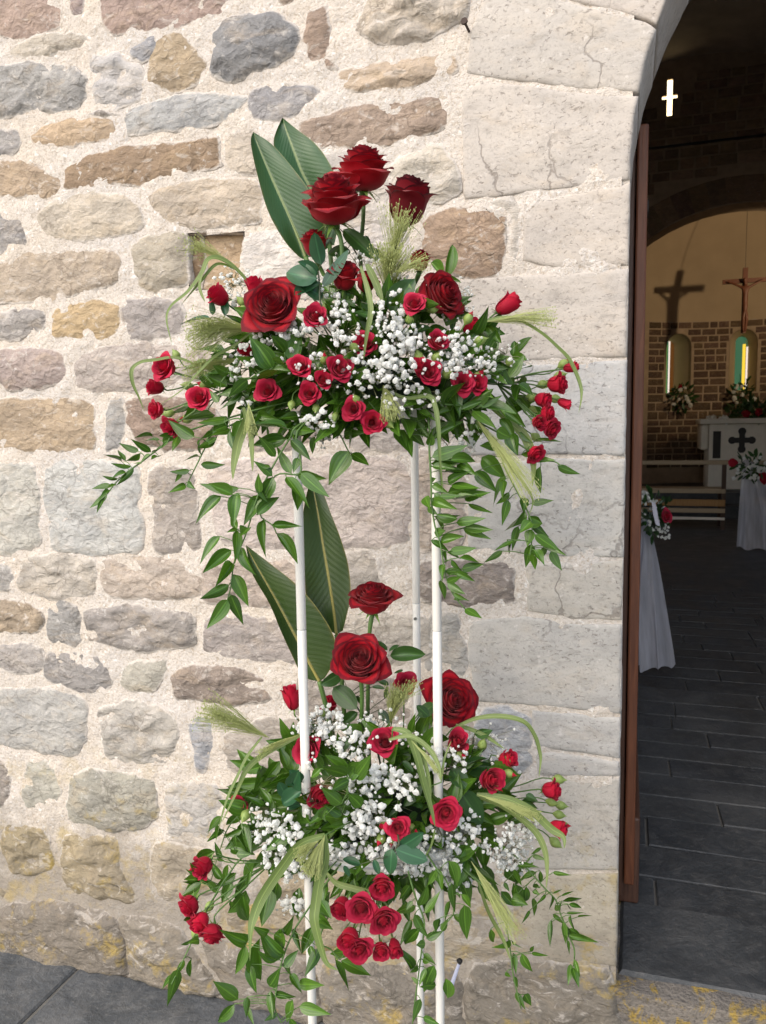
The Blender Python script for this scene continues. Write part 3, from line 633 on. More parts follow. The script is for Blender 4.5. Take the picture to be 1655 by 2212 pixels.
# ================================================================== ground
V, Fc = [], []
gx = [-400, -60, -12, -5, -2.5, 0, 2.5, 6, 20, 100, 400]; gy = [-400, -60, -15, -6, -3, -1.5, 0.02]
V = [(x, y, -.03) for y in gy for x in gx]; nx = len(gx)
Fc = [(j*nx+i, j*nx+i+1, (j+1)*nx+i+1, (j+1)*nx+i) for j in range(len(gy)-1) for i in range(nx-1)]
M['ground'] = simple('pale_gravel', (0.26, 0.24, 0.21), .95, .3, 8.)
ground = struct(link('ground', mesh('ground', V, Fc, M['ground'])))
pav = struct(link('pavement', mesh('pavement', [(-4.5, -3.2, -.007), (3.5, -3.2, -.007), (3.5, .01, -.007), (-4.5, .01, -.007)], [(0, 1, 2, 3)], simple('slab_joint', (0.14, 0.135, 0.12), .95, .4, 30.))))
def slab(x0, x1, y0, y1, z, th, rnd, name, parent, mat, jit=.006, bev=.006):
    c = [(x0, y0), (x1, y0), (x1, y1), (x0, y1)]
    c = [(x+rnd.uniform(-jit, jit), y+rnd.uniform(-jit, jit)) for x, y in c]
    cx = (x0+x1)/2; cy = (y0+y1)/2
    V = [(x, y, z-th) for x, y in c] + [(x, y, z-bev*.8) for x, y in c] + [(x-bev*(1 if x > cx else -1), y-bev*(1 if y > cy else -1), z+rnd.uniform(-.0015, .0015)) for x, y in c]
    Fc = [(0, 1, 5, 4), (1, 2, 6, 5), (2, 3, 7, 6), (3, 0, 4, 7), (4, 5, 9, 8), (5, 6, 10, 9), (6, 7, 11, 10), (7, 4, 8, 11), (8, 9, 10, 11)]
    o = link(name, mesh(name, V, Fc, mat), parent); o.color = (1, 1, 1, 1); return o
rg = random.Random(11)
jx = AT(136, 2120, 0).x*1.0
j0 = U(136, 2110, 1.4); 
r_ = FWD+RGT*((140-CX)/F_PX)-UPV*((2120-CY)/F_PX); jp = CAM+r_*((0-CAM.z)/r_.z)
y = -.002; row = 0
while y > -3.0:
    dep = [.62, .55, .7, .5, .6][row % 5]
    xsr = [-4.4]
    start = jp.x if row == 0 else jp.x+rg.uniform(-.3, .3)
    cuts = sorted([start-1.9, start-1.05, start, start+.88, start+1.75, start+2.5, 3.3])
    x0 = -4.4
    for xc in cuts:
        if xc-x0 > .2: slab(x0+.004, xc-.004, y-dep+.004, y-.004 if row else y, 0., .05, rg, 'slab', pav, M['slate'])
        x0 = xc
    y -= dep; row += 1
# ================================================================== inside the church
FLOOR = 0.22
M['instone_c'] = None
M['conch'] = simple('conch_plaster', (0.44, 0.335, 0.22), .9, .18, 2.5)
M['reveal'] = simple('window_plaster', (0.55, 0.43, 0.30), .9, .12, 6.)
M['gable'] = simple('dark_masonry_joint', (0.40, 0.30, 0.21), .95, .3, 12.)
M['cream'] = simple('pale_bench_wood', (0.36, 0.27, 0.17), .5, .12, 9.)
M['brown'] = mat_wood('dark_bench_wood', (0.035, 0.018, 0.010), (0.08, 0.04, 0.02))
M['orange'] = mat_wood('orange_bench_wood', (0.25, 0.12, 0.03), (0.36, 0.19, 0.06))
M['marble'] = simple('altar_marble', (0.72, 0.67, 0.58), .5, .15, 8.)
M['cross_wood'] = mat_wood('crucifix_wood', (0.10, 0.03, 0.012), (0.16, 0.05, 0.02))
M['iron'] = simple('iron', (0.02, 0.018, 0.017), .6)
tl = NT('tulle'); tl.P(Base_Color=(0.86, 0.87, 0.95), Roughness=.9); tl.translucent((.8, .81, .93, 1), .45)
tr_ = tl.n('BsdfTransparent'); mx_ = tl.n('MixShader', i0=tl.ramp(tl.noise(26, 3, .6, tl.n('Mapping', i0=tl.pos(), i3=(1, 1, .12)).outputs[0]), [(.30, .30), (.70, .55)])); prev = tl.out.inputs[0].links[0].from_socket
tl.t.links.new(prev, mx_.inputs[1]); tl.t.links.new(tr_.outputs[0], mx_.inputs[2]); tl.t.links.new(mx_.outputs[0], tl.out.inputs[0]); M['tulle'] = tl.m
def emit(name, col, s):
    m = NT(name); m.P(Base_Color=(0, 0, 0), Emission_Color=(*col, 1), Emission_Strength=s, Roughness=.2); return m.m
def mat_vault():
    m = NT('painted_vault'); p = m.pos()
    col = m.ramp(m.noise(2.2, 5, .6), [(.3, (0.44, 0.37, 0.30)), (.6, (0.62, 0.53, 0.43)), (.8, (0.7, 0.62, 0.52))])
    d = m.n('VectorMath', {'operation': 'DISTANCE'}, i0=m.n('VectorMath', {'operation': 'MULTIPLY'}, i0=p, i1=(1, 1, 0)).outputs[0], i1=(0.55, 5.2, 0)).outputs['Value']
    for r0, w, c in ((.98, .035, (0.05, 0.025, 0.018)), (1.22, .03, (0.12, 0.03, 0.02)), (1.34, .05, (0.22, 0.05, 0.03)), (1.75, .03, (0.08, 0.04, 0.025))):
        k = m.ramp(m.math('ABSOLUTE', m.math('SUBTRACT', d, r0)), [(w, 1.), (w+.02, 0.)]); col = m.mix(k, col, c)
    m.P(Base_Color=col, Roughness=.9); return m.m
M['vault'] = mat_vault()
chapel = thing('church_interior', 'dim stone church interior with painted vault behind the open doorway', 'church', (1.3, 5., FLOOR))
cl = Vector(chapel.location)
def cpart(name, VF, mat, parent=None, smooth=False):
    V, Fc = VF
    return link(name, mesh(name, [Vector(v)-cl for v in V], Fc, mat, smooth), parent or chapel)
V, Fc = [], []
for j, y in enumerate((.55, 3.2, 5.9, 8.62)):
    for i in range(33):
        a = math.pi*i/32; V.append((.7+3.02*math.cos(a), y, 2.65+3.02*math.sin(a)))
for j in range(3):
    for i in range(32): Fc.append((j*33+i, j*33+i+1, (j+1)*33+i+1, (j+1)*33+i))
cpart('vault', (V, Fc), M['vault'], None, True)
def boolean(VF, cutters, mat, name):
    V, Fc = VF
    o = link('tmp', mesh('tmp', V, Fc, mat)); tmp = [o]
    for cv, cf in cutters:
        c = link('cut', mesh('cut', cv, cf)); tmp.append(c)
        bmx = bmesh.new(); bmx.from_mesh(c.data); bmesh.ops.recalc_face_normals(bmx, faces=bmx.faces); bmx.to_mesh(c.data); bmx.free()
        md = o.modifiers.new('b', 'BOOLEAN'); md.operation = 'DIFFERENCE'; md.solver = 'EXACT'; md.object = c
    bmx = bmesh.new(); bmx.from_mesh(o.data); bmesh.ops.recalc_face_normals(bmx, faces=bmx.faces); bmx.to_mesh(o.data); bmx.free()
    dg = bpy.context.evaluated_depsgraph_get(); dg.update()
    me = bpy.data.meshes.new_from_object(o.evaluated_get(dg)); me.name = name
    for t in tmp: bpy.data.objects.remove(t)
    me.transform(Matrix.Translation(-cl)); return me
cm_ = boolean(CORE, [box(.3, 1.3, -.2, .9, 4.0, 5.0)], M['plaster_dark'], 'wall_core'); cm_.transform(Matrix.Translation(cl)); core.data = cm_   # unseen square opening added above the door to light the nave
for x0, x1 in ((-2.6, -2.3), (3.7, 4.0)):          # nave side walls; unseen window openings added so daylight fills the nave
    link('side_wall', boolean(box(x0, x1, .55, 9.2, 0, 3.4), [box(x0-.2, x1+.2, yw-.7, yw+.7, 1.0, 3.0) for yw in (2.2, 4.4, 6.6)], M['gable'], 'side_wall'), chapel)
# chancel wall with its arch and the cross-shaped slit
AX, AZ, AR, AY = 1.254, 2.11, 1.85, 8.6
def arch_prism(cx, z0, zs, r, y0, y1, n=28):
    P = [(cx-r, z0)] + [(cx+r*math.cos(math.pi-math.pi*i/n), zs+r*math.sin(math.pi*i/n)) for i in range(n+1)] + [(cx+r, z0)]
    k = len(P); V = [(x, y0, z) for x, z in P]+[(x, y1, z) for x, z in P]
    return V, [tuple(range(k)), tuple(range(k, 2*k))[::-1]]+[(i, i+k, (i+1) % k+k, (i+1) % k) for i in range(k)]
c0 = AT(1447, 211, AY)
ct, cb = AT(1447, 171, AY).z, AT(1447, 250, AY).z
cutx = [box(c0.x-.030, c0.x+.030, AY-.3, AY+.7, cb, ct), box(c0.x-.085, c0.x+.085, AY-.31, AY+.71, c0.z-.012, c0.z+.030)]
cutx.append(box(c0.x-.22, c0.x+.22, AY+.05, AY+.8, cb-.1, ct+.5))
gm = boolean(box(-2.5, 3.9, AY, AY+.4, 0, 6.6), [arch_prism(AX, -.5, AZ, AR, AY-.3, AY+.7)]+cutx, M['gable'], 'chancel_wall')
gable = link('chancel_wall', gm, chapel)
XP = emit('cross_sky_glow', (1., .80, .45), 2.2)  # added glow in the slit, standing in for the bright sky outside
for q in (box(c0.x-.033, c0.x+.033, AY+.030, AY+.036, cb-.01, ct+.01), box(c0.x-.09, c0.x+.09, AY+.038, AY+.044, c0.z-.02, c0.z+.04)): cpart('pane', q, XP, gable)
# one pillow-faced block shared by all interior stones
bv = [(-.5, 0, -.5), (.5, 0, -.5), (.5, 0, .5), (-.5, 0, .5), (-.47, -.8, -.44), (.46, -.8, -.45), (.47, -.8, .45), (-.46, -.8, .44), (-.36, -1, -.3), (.38, -1, -.32), (.36, -1, .3), (-.37, -1, .33)]
bf = [(0, 1, 5, 4), (1, 2, 6, 5), (2, 3, 7, 6), (3, 0, 4, 7), (4, 5, 9, 8), (5, 6, 10, 9), (6, 7, 11, 10), (7, 4, 8, 11), (8, 9, 10, 11)]
BLK = mesh('stone', bv, bf, M['instone'], True, {'edge': [0.]*12})
def block(parent, x, y, z, w, h, rot=0., tw=0., dep=.025, col=None, rnd=random):
    o = link('stone', BLK, parent, Matrix.Translation(Vector((x, y, z))-cl) @ Matrix.Rotation(rot, 4, 'Z') @ Matrix.Rotation(tw, 4, 'Y') @ Matrix.Diagonal((w, dep, h, 1)))
    k = rnd.uniform(.75, 1.25); c = col or (.32, .22, .15)
    o.color = (c[0]*k, c[1]*k*rnd.uniform(.94, 1.06), c[2]*k*rnd.uniform(.9, 1.1), 1)
rg = random.Random(3)
for k in range(26):                               # voussoirs of the chancel arch
    a = math.pi*(.10+.80*(k+.5)/26); r = AR+.16
    x = AX+r*math.cos(a)
    if not -.15 < x < 2.2: continue
    block(gable, x, AY, AZ+r*math.sin(a), .205, .30, 0, math.pi/2-a, .02, (.34, .22, .14) if k % 2 else (.24, .16, .11), rg)
z = 2.3; row = 0
while z < 5.55:
    h = rg.uniform(.10, .145); x = -.15+rg.uniform(-.15, 0)
    while x < 2.2:
        w = rg.uniform(.14, .34); cx, cz = x+w/2, z+h/2
        hit = min(math.hypot(px_-AX, pz_-AZ) for px_ in (x, x+w) for pz_ in (z, z+h)) < AR+.33
        if not hit and not (abs(cx-c0.x) < w/2+.06 and cb-.06 < cz < ct+.06) and not (abs(cx-c0.x) < w/2+.12 and abs(cz-c0.z) < h/2+.06) and math.hypot(cx-.7, cz-2.65) < 2.85:
            block(gable, cx, AY, cz, w-.022, h-.02, rnd=rg)
        x += w
    z += h
tie = thing('tie_rod', 'thin dark iron tie rod spanning the nave above the arch', 'tie rod', (.7, 8.2, 4.56))
part('rod', tie, *tube([(-2.3, 8.2, 4.56), (3.7, 8.2, 4.56)], .014, 8), M['iron'])
# apse
PX, PY, PR, PZ = 1.5, 9.0, 2.1, 2.92
V, Fc = [], []; n = 48
for r in (PR, PR+.5):
    for z in (FLOOR, PZ):
        for i in range(n+1): a = math.pi*i/n; V.append((PX+r*math.cos(a), PY+r*math.sin(a), z))
k = n+1
for i in range(n):
    Fc += [(i, i+1, k+i+1, k+i), (2*k+i, 3*k+i, 3*k+i+1, 2*k+i+1), (k+i, k+i+1, 3*k+i+1, 3*k+i), (i, 2*k+i, 2*k+i+1, i+1)]
Fc += [(0, k, 3*k, 2*k), (n, 2*k+n, 3*k+n, k+n)]
def win_frame(px):
    for _ in range(1): pass
    best = None
    for i in range(200):                          # where the sight line meets the curved wall
        Y = 9.+2.2*i/200; p = AT(px, 790, Y)
        d = abs(math.hypot(p.x-PX, p.y-PY)-PR)
        if p.y > PY+.5 and (best is None or d < best[0]): best = (d, p)
    p = best[1]; a = math.atan2(p.y-PY, p.x-PX); return a
def splay(a, w0, w1, z0, z1, r0, r1, n=10):        # arched, narrowing outwards along the radius
    rad = Vector((math.cos(a), math.sin(a), 0)); tan = Vector((-math.sin(a), math.cos(a), 0)); V = []
    for r, w, dz in ((r0, w0, 0), (r1, w1, .09)):
        c = Vector((PX, PY, 0))+rad*r; zs = z1-dz-w
        P = [(-w, z0+dz*.6)]+[(-w*math.cos(math.pi*i/n), zs+w*math.sin(math.pi*i/n)) for i in range(n+1)]+[(w, z0+dz*.6)]
        V += [c+tan*(-s)+Vector((0, 0, z)) for s, z in P]
    return V, len(V)//2, rad, tan
WINS = [(win_frame(1605), 1.86, 2.80), (win_frame(1466), 1.84, 2.76)]
cuts = []
for a, z0, z1 in WINS:
    V2, kk, _, _ = splay(a, .205, .075, z0, z1, PR-.1, PR+.7)
    cuts.append((V2, [tuple(range(kk)), tuple(range(kk, 2*kk))[::-1]]+[(i, i+kk, (i+1) % kk+kk, (i+1) % kk) for i in range(kk)]))
am = boolean((V, Fc), cuts, M['gable'], 'apse_wall')
apse = link('apse_wall', am, chapel)
V, Fc = [], []
for j in range(17):
    e = math.pi/2*j/16
    for i in range(41):
        a = math.pi*i/40; V.append((PX+PR*math.cos(a)*math.cos(e), PY+PR*math.sin(a)*math.cos(e), PZ+PR*math.sin(e)))
Fc = [(j*41+i, j*41+i+1, (j+1)*41+i+1, (j+1)*41+i) for j in range(16) for i in range(40)]
cpart('half_dome', (V, Fc), M['conch'], None, True)
z = .75
while z < PZ-.05:
    h = rg.uniform(.085, .135); h = min(h, PZ-z); cz = z+h/2
    segs = [(-1.3, 1.5)]
    for wa, z0, z1 in WINS:
        if z0-.06 < cz < z1+.06:
            s0 = (math.pi/2-wa)*PR; hw = .222 if cz < z1-.2 else .10+.12*max(0, (z1+.06-cz)/.26)
            segs = [q for a_, b_ in segs for q in ((a_, min(b_, s0-hw)), (max(a_, s0+hw), b_)) if q[1]-q[0] > .04]
    for a_, b_ in segs:
        s = a_
        while s < b_-.03:
            w = min(rg.uniform(.12, .30), b_-s); a = math.pi/2-(s+w/2)/PR
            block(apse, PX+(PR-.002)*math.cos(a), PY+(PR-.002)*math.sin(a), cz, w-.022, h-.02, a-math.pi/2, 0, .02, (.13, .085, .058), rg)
            s += w
    z += h
GLS = [('green_view_glow', (.03, .10, .05), .8), ('sunlit_yellow_glow', (.75, .50, .04), .9), ('pale_view_glow', (.80, .68, .58), .8), ('brown_strip_glow', (.10, .035, .006), .7), ('foliage_glow', (.14, .26, .04), 1.0)]  # emissive strips coloured as the daylit greenery outside the apse windows
GM = {k: emit(k, c, s) for k, c, s in GLS}
for wi, (a, z0, z1) in enumerate(WINS):
    V2, kk, rad, tan = splay(a, .200, .070, z0+.004, z1-.004, PR-.012, PR+.42, 12)
    w = cpart('window', (V2, [(i, i+1, kk+i+1, kk+i) for i in range(kk-1)]+[(kk-1, 0, kk, 2*kk-1)]), M['reveal'])
    c = Vector((PX, PY, 0))+rad*(PR+.36)
    strips = [(-.10, .012, 'green_view_glow', .05), (.012, .055, 'sunlit_yellow_glow', .16), (.055, .062, 'brown_strip_glow', .1), (.062, .10, 'pale_view_glow', .2)] if wi == 0 else [(-.10, -.018, 'foliage_glow', .04), (-.018, .004, 'green_view_glow', .04), (.004, .030, 'pale_view_glow', .02), (.030, .10, 'brown_strip_glow', .05)]
    for s0, s1, gm_, top in strips:
        P = [c+tan*(-s0)+Vector((0, 0, z0)), c+tan*(-s1)+Vector((0, 0, z0)), c+tan*(-s1)+Vector((0, 0, z1-.04-top)), c+tan*(-s0)+Vector((0, 0, z1-.04-top))]
        b = [p+rad*.006 for p in P]
        cpart('pane', (P+b, [(0, 1, 2, 3), (7, 6, 5, 4), (0, 4, 5, 1), (1, 5, 6, 2), (2, 6, 7, 3), (3, 7, 4, 0)]), GM[gm_], w)
    P = [c+rad*.03+tan*s+Vector((0, 0, zz)) for s, zz in ((.13, z0-.05), (-.13, z0-.05), (-.13, z1+.05), (.13, z1+.05))]
    cpart('pane', (P, [(0, 1, 2, 3)]), GM['foliage_glow'] if wi else GM['green_view_glow'], w)
# church floor: slate rows near the door, one sheet beyond
fl = struct(link('church_floor', mesh('church_floor', [(-2.6, .2, FLOOR-.012), (4, .2, FLOOR-.012), (4, 11.7, FLOOR-.012), (-2.6, 11.7, FLOOR-.012)], [(0, 1, 2, 3)], simple('floor_joint', (0.17, 0.165, 0.155), .95, .3, 20.))))
rg = random.Random(21); y = .31
while y < 4.4:
    d = rg.uniform(.13, .19); x = -.5-rg.uniform(0, .3)
    while x < 1.9:
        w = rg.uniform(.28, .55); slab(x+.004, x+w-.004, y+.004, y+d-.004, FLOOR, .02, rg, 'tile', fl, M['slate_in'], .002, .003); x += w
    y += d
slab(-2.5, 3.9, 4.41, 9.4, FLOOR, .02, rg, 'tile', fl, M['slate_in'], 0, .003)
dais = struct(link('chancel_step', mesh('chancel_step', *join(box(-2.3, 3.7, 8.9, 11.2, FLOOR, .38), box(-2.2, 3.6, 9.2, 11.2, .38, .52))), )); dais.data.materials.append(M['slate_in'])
# threshold: slate slab on a lichen-covered step
th = struct(link('doorstep', mesh('doorstep', *box(-.02, 1.62, -.012, .30, -.03, .232), ), )); th.data.materials.append(M['step'])
bm_ = bmesh.new(); bm_.from_mesh(th.data); bmesh.ops.subdivide_edges(bm_, edges=bm_.edges, cuts=22, use_grid_fill=True)
for v in bm_.verts:
    v.co.y += .008*noise.fractal(v.co*14, .9, 2., 4) if v.co.y < .1 else 0; v.co.z += .006*noise.noise(v.co*9)
bm_.to_mesh(th.data); bm_.free()
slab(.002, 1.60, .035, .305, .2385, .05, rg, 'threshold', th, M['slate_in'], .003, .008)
# door leaf standing open, seen edge-on
leafx0, leafx1 = AT(1366, 900, .27).x, AT(1389.5, 900, .27).x
door = thing('door_leaf', 'reddish brown wooden door leaf opened inwards, seen edge-on', 'door', (leafx0, .28, FLOOR))
bevel_obj(part('leaf', door, *box(leafx0, leafx1, .262, 1.05, .30, 2.05), M['door']), .004)
bevel_obj(part('rebate', door, *box(leafx0-.030, leafx0-.002, .275, 1.0, .26, 2.0), M['door_dark']), .003)
bevel_obj(part('bottom_rail', door, *box(leafx0-.028, leafx1+.012, .285, .95, .24, .46), M['door_dark']), .006)
V, Fc = tube([(leafx1-.001, .30, 1.88), (leafx1+.003, .30, 1.88)], .02, 10); part('peg', door, V, Fc, M['iron'])
# crucifix hanging in the chancel arch
CY_ = 9.7; k0 = AT(1611, 578, CY_); k1 = AT(1611, 716, CY_); ka = AT(1612, 606, CY_)
cru = thing('crucifix', 'dark wooden crucifix hanging in front of the apse', 'crucifix', k1)
part('upright', cru, *box(k0.x-.03, k0.x+.03, CY_, CY_+.04, k1.z-.02, k0.z), M['cross_wood'])
part('crossbeam', cru, *box(k0.x-.27, k0.x+.27, CY_-.004, CY_+.036, ka.z-.028, ka.z+.028), M['cross_wood'])
part('wire', cru, *tube([(k0.x, CY_+.02, k0.z), (k0.x, CY_+.02, 4.9)], .003, 5), M['iron'])
cz_ = ka.z; X = k0.x; yy = CY_-.045
sk = [((X, yy, cz_-.34), .030), ((X, yy, cz_-.22), .036), ((X, yy, cz_-.11), .034), ((X, yy, cz_-.05), .018), ((X-.012, yy-.012, cz_+.005), .026), ((X-.012, yy-.014, cz_+.03), .022),
      ((X-.055, yy, cz_-.085), .018), ((X-.13, yy, cz_-.045), .014), ((X-.215, yy+.015, cz_-.005), .011), ((X+.055, yy, cz_-.085), .018), ((X+.13, yy, cz_-.045), .014), ((X+.215, yy+.015, cz_-.005), .011),
      ((X-.018, yy-.02, cz_-.48), .024), ((X-.010, yy, cz_-.66), .014), ((X+.022, yy-.02, cz_-.48), .024), ((X+.012, yy, cz_-.66), .014)]
ed = [(0, 1), (1, 2), (2, 3), (3, 4), (4, 5), (2, 6), (6, 7), (7, 8), (2, 9), (9, 10), (10, 11), (0, 12), (12, 13), (0, 14), (14, 15)]
fm = bpy.data.meshes.new('figure'); fm.from_pydata([Vector(p)-Vector(cru.location) for p, _ in sk], ed, []); fm.materials.append(M['cross_wood'])
fo = link('figure', fm, cru); fo.modifiers.new('skin', 'SKIN'); fo.modifiers.new('sub', 'SUBSURF').levels = 1
for i, (_, r) in enumerate(sk): fm.skin_vertices[0].data[i].radius = (r, r); fm.skin_vertices[0].data[i].use_root = (i == 0)
# floodlight on the nave wall that throws the crucifix's shadow on the half dome
fp = Vector((2.72, 7.9, 3.05)); aim = Vector((1.30, 10.6, 3.25))
fx = thing('floodlight', 'small floodlight on the nave wall aimed at the crucifix', 'lamp', fp)
part('housing', fx, *join(box(2.73, 2.82, 7.78, 8.02, 2.98, 3.12), box(2.82, 3.75, 7.88, 7.92, 3.03, 3.07)), M['iron'])
ld = bpy.data.lights.new('floodlight_bulb', 'SPOT'); ld.energy = 85; ld.color = (1., .76, .48); ld.spot_size = R(74); ld.spot_blend = .6; ld.shadow_soft_size = .045
lo = link('bulb', ld, fx); lo.matrix_basis = (aim-fp).to_track_quat('-Z', 'Y').to_matrix().to_4x4(); lo.location = Vector((-.06, 0, 0))
# altar
AYY = 9.75; al = AT(1516, 905, AYY); alr = al.x+1.7; zt = al.z
alt = thing('altar', 'pale marble altar with a dark cross on its front', 'altar', ((al.x+alr)/2, AYY+.35, .52))
bevel_obj(part('top_slab', alt, *box(al.x-.02, alr, AYY-.05, AYY+.75, zt-.07, zt), M['marble']), .01)
bevel_obj(part('body', alt, *box(al.x+.10, alr-.08, AYY, AYY+.7, .52, zt-.07), M['marble']), .01)
bevel_obj(part('side_scroll', alt, *box(al.x+.0, al.x+.098, AYY+.02, AYY+.68, zt-.42, zt-.072), M['marble']), .03)
p0 = AT(1541, 930, AYY); p1 = AT(1556, 990, AYY)
part('panel', alt, *box(p0.x, p1.x, AYY-.006, AYY+.01, p1.z, p0.z-.01), M['iron'])
ec = AT(1603, 951, AYY-.01)
V, Fc = join(box(ec.x-.035, ec.x+.035, AYY-.012, AYY+.01, ec.z-.12, ec.z+.12), box(ec.x-.12, ec.x+.12, AYY-.013, AYY+.01, ec.z-.035, ec.z+.035))
for dx, dz in ((0, .12), (0, -.12), (.12, 0), (-.12, 0)): V, Fc = join((V, Fc), tube([(ec.x+dx, AYY-.014, ec.z+dz), (ec.x+dx, AYY+.01, ec.z+dz)], .05, 10))
part('cross_emblem', alt, V, Fc, M['iron'])
# small bunches of flowers
def leafy(center, rx, ry, rz, n, L, rnd, mat):
    V, Fc = [], []
    for _ in range(n):
        d = Vector((rnd.gauss(0, 1), rnd.gauss(0, 1), rnd.gauss(0, 1))).normalized()*rnd.random()**.4
        p = Vector(center)+Vector((d.x*rx, d.y*ry, d.z*rz)); t = (d+Vector((rnd.gauss(0, .5), rnd.gauss(0, .5), rnd.gauss(0, .5)))).normalized()
        s = t.cross(Vector((rnd.gauss(0, 1), rnd.gauss(0, 1), rnd.gauss(0, 1)))).normalized(); l = L*rnd.uniform(.6, 1.2); o = len(V)
        nn = t.cross(s)
        V += [p, p+t*l*.35+s*l*.2+nn*l*.03, p+t*l*.75+s*l*.14, p+t*l, p+t*l*.75-s*l*.14, p+t*l*.35-s*l*.2+nn*l*.03]
        Fc += [(o, o+1, o+2, o+3), (o, o+3, o+4, o+5)]
    return V, Fc
BLV = None
def blossom_template(rnd, n=13):
    bmx = bmesh.new(); bmesh.ops.create_icosphere(bmx, subdivisions=2, radius=1.); bmx.verts.index_update()
    sx, sy = rnd.uniform(.75, 1.1), rnd.uniform(.8, 1.15); ph = rnd.uniform(0, 50); V = [Vector((v.co.x*sx, v.co.y*sy, v.co.z))*(.84+.62*noise.noise(v.co*3.6+Vector((ph, 0, 0)))+.30*rnd.random()) for v in bmx.verts]; Fc = [tuple(v.index for v in f.verts) for f in bmx.faces]; bmx.free(); return V, Fc
_bt = [blossom_template(random.Random(50+i)) for i in range(9)]
def blossoms(items, rnd):                          # items: (centre, radius)
    V, Fc = [], []
    for c, r in items:
        tv, tf = rnd.choice(_bt); q = Matrix.Rotation(rnd.uniform(0, 6.28), 3, Vector((rnd.gauss(0, 1), rnd.gauss(0, 1), rnd.gauss(0, 1))).normalized())
        o = len(V); V += [Vector(c)+(q @ v)*r for v in tv]; Fc += [tuple(i+o for i in f) for f in tf]
    return V, Fc
rg = random.Random(8)
def bunch(label, c, rx, rz, n, L, whites, reds=(), yr=None):
    c = Vector(c); t = thing('flower_bunch', label, 'flowers', c-Vector((0, 0, rz)), 'flower bunches inside the church')
    part('foliage', t, *leafy(c, rx, yr or rx, rz, n, L, rg, M['leaf_dark']), M['leaf_dark'])
    if whites: part('white_blossoms', t, *blossoms(whites, rg), M['gyp'])
    for p, r in reds: part('red_bloom', t, *blossoms([(p, r), (p, r*.7)], rg), M['spray'])
    return t
for wi, (a, z0, z1) in enumerate(WINS):
    c = Vector((PX, PY, 0))+Vector((math.cos(a), math.sin(a), 0))*(PR-.10); c.z = z0-.06
    wts = [(c+Vector((rg.uniform(-.16, .14), -.16, rg.uniform(-.10, .16))), rg.uniform(.022, .036)) for _ in range(9)]
    bunch(('dark leafy bunch with small white flowers below the middle apse window' if wi == 0 else 'leafy bunch with white and red flowers on the left apse window sill'), c, .17, .22, 110, .11, wts, [] if wi == 0 else [(c+Vector((-.02, -.14, .17)), .035)])
ac = AT(1612, 892, AYY+.15)
bunch('wide dark flower arrangement lying on the altar top', (ac.x+.12, AYY+.2, zt+.08), .40, .13, 190, .14, [(AT(1530, 903, AYY+.05), .035), (AT(1541, 902, AYY+.05), .045), (AT(1558, 905, AYY-.02), .030), (AT(1566, 903, AYY-.02), .040), (AT(1570, 916, AYY-.05), .018)], [(AT(1612, 893, AYY), .05), (AT(1640, 890, AYY), .05)], .2)
# benches
def bench(name, label, x0, x1, y, top, seat_y, rails):
    t = thing(name, label, 'bench', ((x0+x1)/2, y, FLOOR), 'church benches')
    bevel_obj(part('top_rail', t, *box(x0, x1, y-.03, y+.05, top-.05, top), M['cream']), .008)
    for zz, hh, mt in rails: bevel_obj(part('rail', t, *box(x0+.03, x1-.03, y-.012, y+.018, zz-hh, zz), M[mt]), .004)
    bevel_obj(part('seat', t, *box(x0+.02, x1-.02, y+.02, y+.42, FLOOR+.42, FLOOR+.455), M['cream']), .006)
    for x in (x0+.05, (x0+x1)/2-.13, (x0+x1)/2+.13, x1-.05):
        part('leg', t, *box(x-.022, x+.022, y-.008, y+.03, FLOOR, top-.05), M['brown'])
        part('leg', t, *box(x-.020, x+.020, y+.36, y+.40, FLOOR, FLOOR+.42), M['brown'])
    return t
b0 = AT(1576, 998, 7.75)
bench('bench', 'pale wooden bench in the last row before the chancel, left of the aisle', -1.5, b0.x, 7.75, b0.z+.02, 1, [(b0.z-.30, .05, 'cream'), (b0.z-.42, .075, 'orange'), (b0.z-.52, .05, 'cream'), (FLOOR+.14, .03, 'marble')])
b1 = AT(1398, 1082, 2.35)
bench('bench', 'brown bench end behind the door, nearest the entrance', -1.7, b1.x-.035, 2.25, .98, 1, [(.80, .06, 'brown'), (.62, .06, 'brown')])
b2 = AT(1604, 995, 6.4)
bench('bench', 'bench draped with white tulle on the right of the aisle', b2.x+.02, 3.5, 6.4, b2.z, 1, [(.8, .05, 'brown')])
def tulle(label, top, bx0, bx1, zb, depth, seed, group='tulle drapes on the bench ends'):
    rnd = random.Random(seed); t = thing('tulle_drape', label, 'tulle', (top.x, top.y, zb), group)
    V, Fc = [], []; n, m_ = 64, 26
    for j in range(m_+1):
        v = j/m_; zz = top.z+(zb-top.z)*v
        for i in range(n+1):
            u = i/n; w = .06+.94*v**.75
            x = top.x+(bx0+(bx1-bx0)*u-top.x)*w; y = top.y-depth*math.sin(math.pi*u)*(.3+.7*v)
            p = (.004+.020*v)*(math.sin(u*19+4*noise.noise(Vector((u*3, v*1.2, seed)))+1.5*v)+.7*noise.noise(Vector((u*14, v*1.5, seed+3)))); z2 = zz+.022*v*noise.noise(Vector((u*9, 3, seed)))*(1 if v > .8 else .3)
            V.append((x+p*.5, y+p, z2))
    Fc = [(j*(n+1)+i, j*(n+1)+i+1, (j+1)*(n+1)+i+1, (j+1)*(n+1)+i) for j in range(m_) for i in range(n)]
    part('cloth', t, V, Fc, M['tulle'], True); return t
tp = AT(1392, 1118, 2.12); bl = AT(1384, 1440, 2.05); br = AT(1456, 1432, 2.05)
tulle('bluish white tulle hanging from the near bench end beside the door', tp, bl.x-.12, br.x, bl.z-.005, .10, 2)
